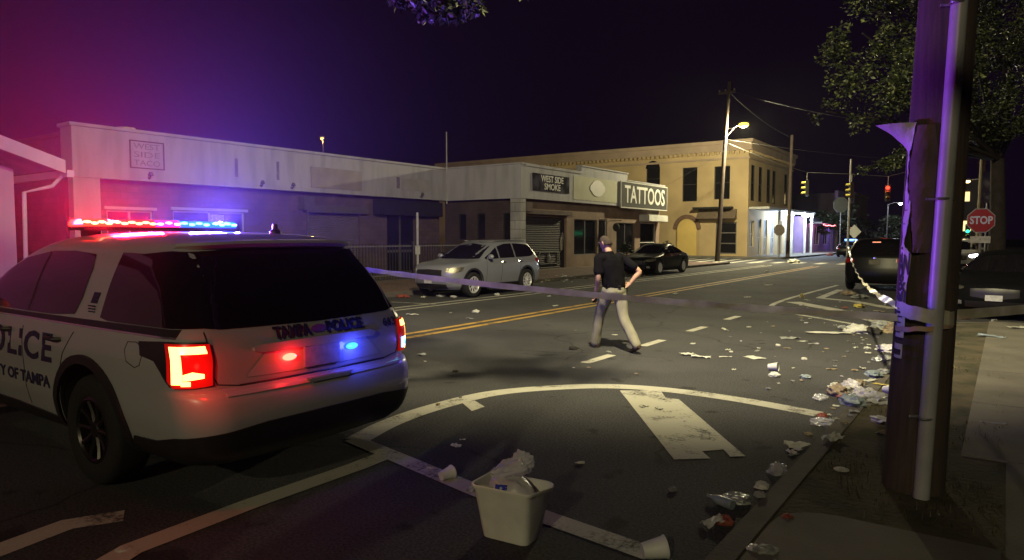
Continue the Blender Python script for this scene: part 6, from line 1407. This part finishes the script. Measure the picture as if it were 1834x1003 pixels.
('sheet',1052,499,.45,'t','tan wrapper at the far kerb in front of the shop window','wrapper',dict(asp=.5)),
('sheet',1004,503,.4,'g','grey wrapper at the far kerb left of the white wrapper','wrapper',dict(asp=.5)),
('sheet',1775,604,.40,'b','bluish flattened tray on the sidewalk right of the pole','food_tray',dict(asp=.3)),
('sheet',1826,588,.40,'w','white paper plate on the sidewalk at the right edge','paper_plate',dict(asp=.4)),
('sheet',1780,577,.30,'w','thin curled white strip on the sidewalk near the black sedan','paper_strip',dict(asp=.2,h=.4)),
('bag',1722,571,.30,'r','red scrap on the ground under the black sedan at right','wrapper',dict(h=.2)),
('sheet',1780,760,.20,'g','faint grey scrap on the dark sidewalk right of the pole','paper_scrap',dict(asp=.3)),
('wad',1688,856,.05,'w','small white crumb on the sidewalk close to the pole foot','paper_crumb',dict()),
('wad',1690,762,.07,'w','little white scrap on the sidewalk behind the conduit','paper_crumb',dict(h=.2)),
]
for kind,u,v,s_,m_,lab,nm,kw in T: litter(kind,u,v,s_,m_,lab,nm,**kw)
tn = [o for o in col.objects if o.name.startswith('evidence_marker')]
for o in tn: lettering('8' if o is tn[0] else '6',.075,frame_M((-.034,0,.062),(0,-1,0),(.42,0,1)),ink,o,depth=.003)
# nameless scraps along the gutter and lane
rnd = random.Random(77); base = {}
for k in range(150):
    z_ = rnd.random()
    if z_ < .42: u, v = rnd.gauss(1560,26), rnd.uniform(600,760); u -= (v-600)*.45
    elif z_ < .55: u, v = rnd.uniform(1300,1500), rnd.uniform(560,700)
    elif z_ < .72: u, v = rnd.uniform(1430,1600), rnd.uniform(520,575)
    elif z_ < .88: u, v = rnd.uniform(940,1160), rnd.uniform(492,506)
    else: u, v = rnd.uniform(740,1480), rnd.uniform(540,900)
    if v > 720 and u < 1100 and u > 850: continue
    key = rnd.choice('wwwgtfm'); s_ = rnd.uniform(.03,.085)*(2.2 if v < 520 else 1)
    if key not in base:
        q = sheet(1,.7,ord(key),.25,5) if key in 'wgt' else blob(.5,(1,.7,.35),ord(key),.8,2,12,8,-.1); base[key] = q.build('litter_scrap',LM[key],None); o = base[key]
    else: o = base[key].copy(); col.objects.link(o)
    p = at(u,v); gz_ = ground_z(at(u,v,.12)); p = at(u,v,gz_) if gz_ > .01 else p
    if p.x < -14.6: p = at(u,v,.12)
    o.location = (p.x,p.y,p.z+.003+(.0 if key in 'wgt' else s_*.1)); o.scale = (s_,s_,s_); o.rotation_euler = (0,0,rnd.uniform(0,6))
    tag(o,'small loose scrap of rubbish, one of many strewn on the street and gutter','scrap','small scraps strewn on the street')

# ================================================================ ADDED HAZE AND FLARE GLOW
hz = MB(); hz.box((-405,-305,-1.2),(405,705,14)); ho_ = hz.build('haze',MATS['asphalt'],None); ho_['kind'] = 'stuff'  # thin even haze added so that the lamps glow
hm = bpy.data.materials.new('glow_haze'); hm.use_nodes = True; nt_ = hm.node_tree; nt_.nodes.clear(); vo = nt_.nodes.new('ShaderNodeVolumePrincipled'); oo = nt_.nodes.new('ShaderNodeOutputMaterial')
vo.inputs['Color'].default_value = (.9,.9,.92,1); vo.inputs['Density'].default_value = HAZE; vo.inputs['Anisotropy'].default_value = 0.0; nt_.links.new(vo.outputs[0],oo.inputs['Volume'])
ho_.data.materials.clear(); ho_.data.materials.append(hm)
sm_ = MB(); sm_.sph((0,0,0),1,48,32,(1,1,1)); so = sm_.build('flare_glow',hm,None,smooth=True); so.location = (-6.3,2.6,2.2); so.scale = (5.6,5.0,4.4); so['kind'] = 'stuff'  # ball of volume added to imitate lens flare round the light bar
mm_ = hm.copy(); mm_.name = 'flare_glow_volume'; [n for n in mm_.node_tree.nodes if n.type == 'PRINCIPLED_VOLUME'][0].inputs['Density'].default_value = GLOW_DENSITY
nt_ = mm_.node_tree; vp_ = [n for n in nt_.nodes if n.type == 'PRINCIPLED_VOLUME'][0]; tc2 = nt_.nodes.new('ShaderNodeTexCoord'); ln2 = nt_.nodes.new('ShaderNodeVectorMath'); ln2.operation = 'LENGTH'
nt_.links.new(tc2.outputs['Object'], ln2.inputs[0]); mr2 = nt_.nodes.new('ShaderNodeMapRange'); mr2.interpolation_type = 'SMOOTHERSTEP'; mr2.inputs[1].default_value = 0; mr2.inputs[2].default_value = 1; mr2.inputs[3].default_value = 1; mr2.inputs[4].default_value = 0
nt_.links.new(ln2.outputs['Value'], mr2.inputs[0]); m2_ = nt_.nodes.new('ShaderNodeMath'); m2_.operation = 'POWER'; m2_.inputs[1].default_value = 1.6; nt_.links.new(mr2.outputs[0], m2_.inputs[0])
m3_ = nt_.nodes.new('ShaderNodeMath'); m3_.operation = 'MULTIPLY'; m3_.inputs[1].default_value = GLOW_DENSITY; nt_.links.new(m2_.outputs[0], m3_.inputs[0]); nt_.links.new(m3_.outputs[0], vp_.inputs['Density'])
so.data.materials.clear(); so.data.materials.append(mm_)
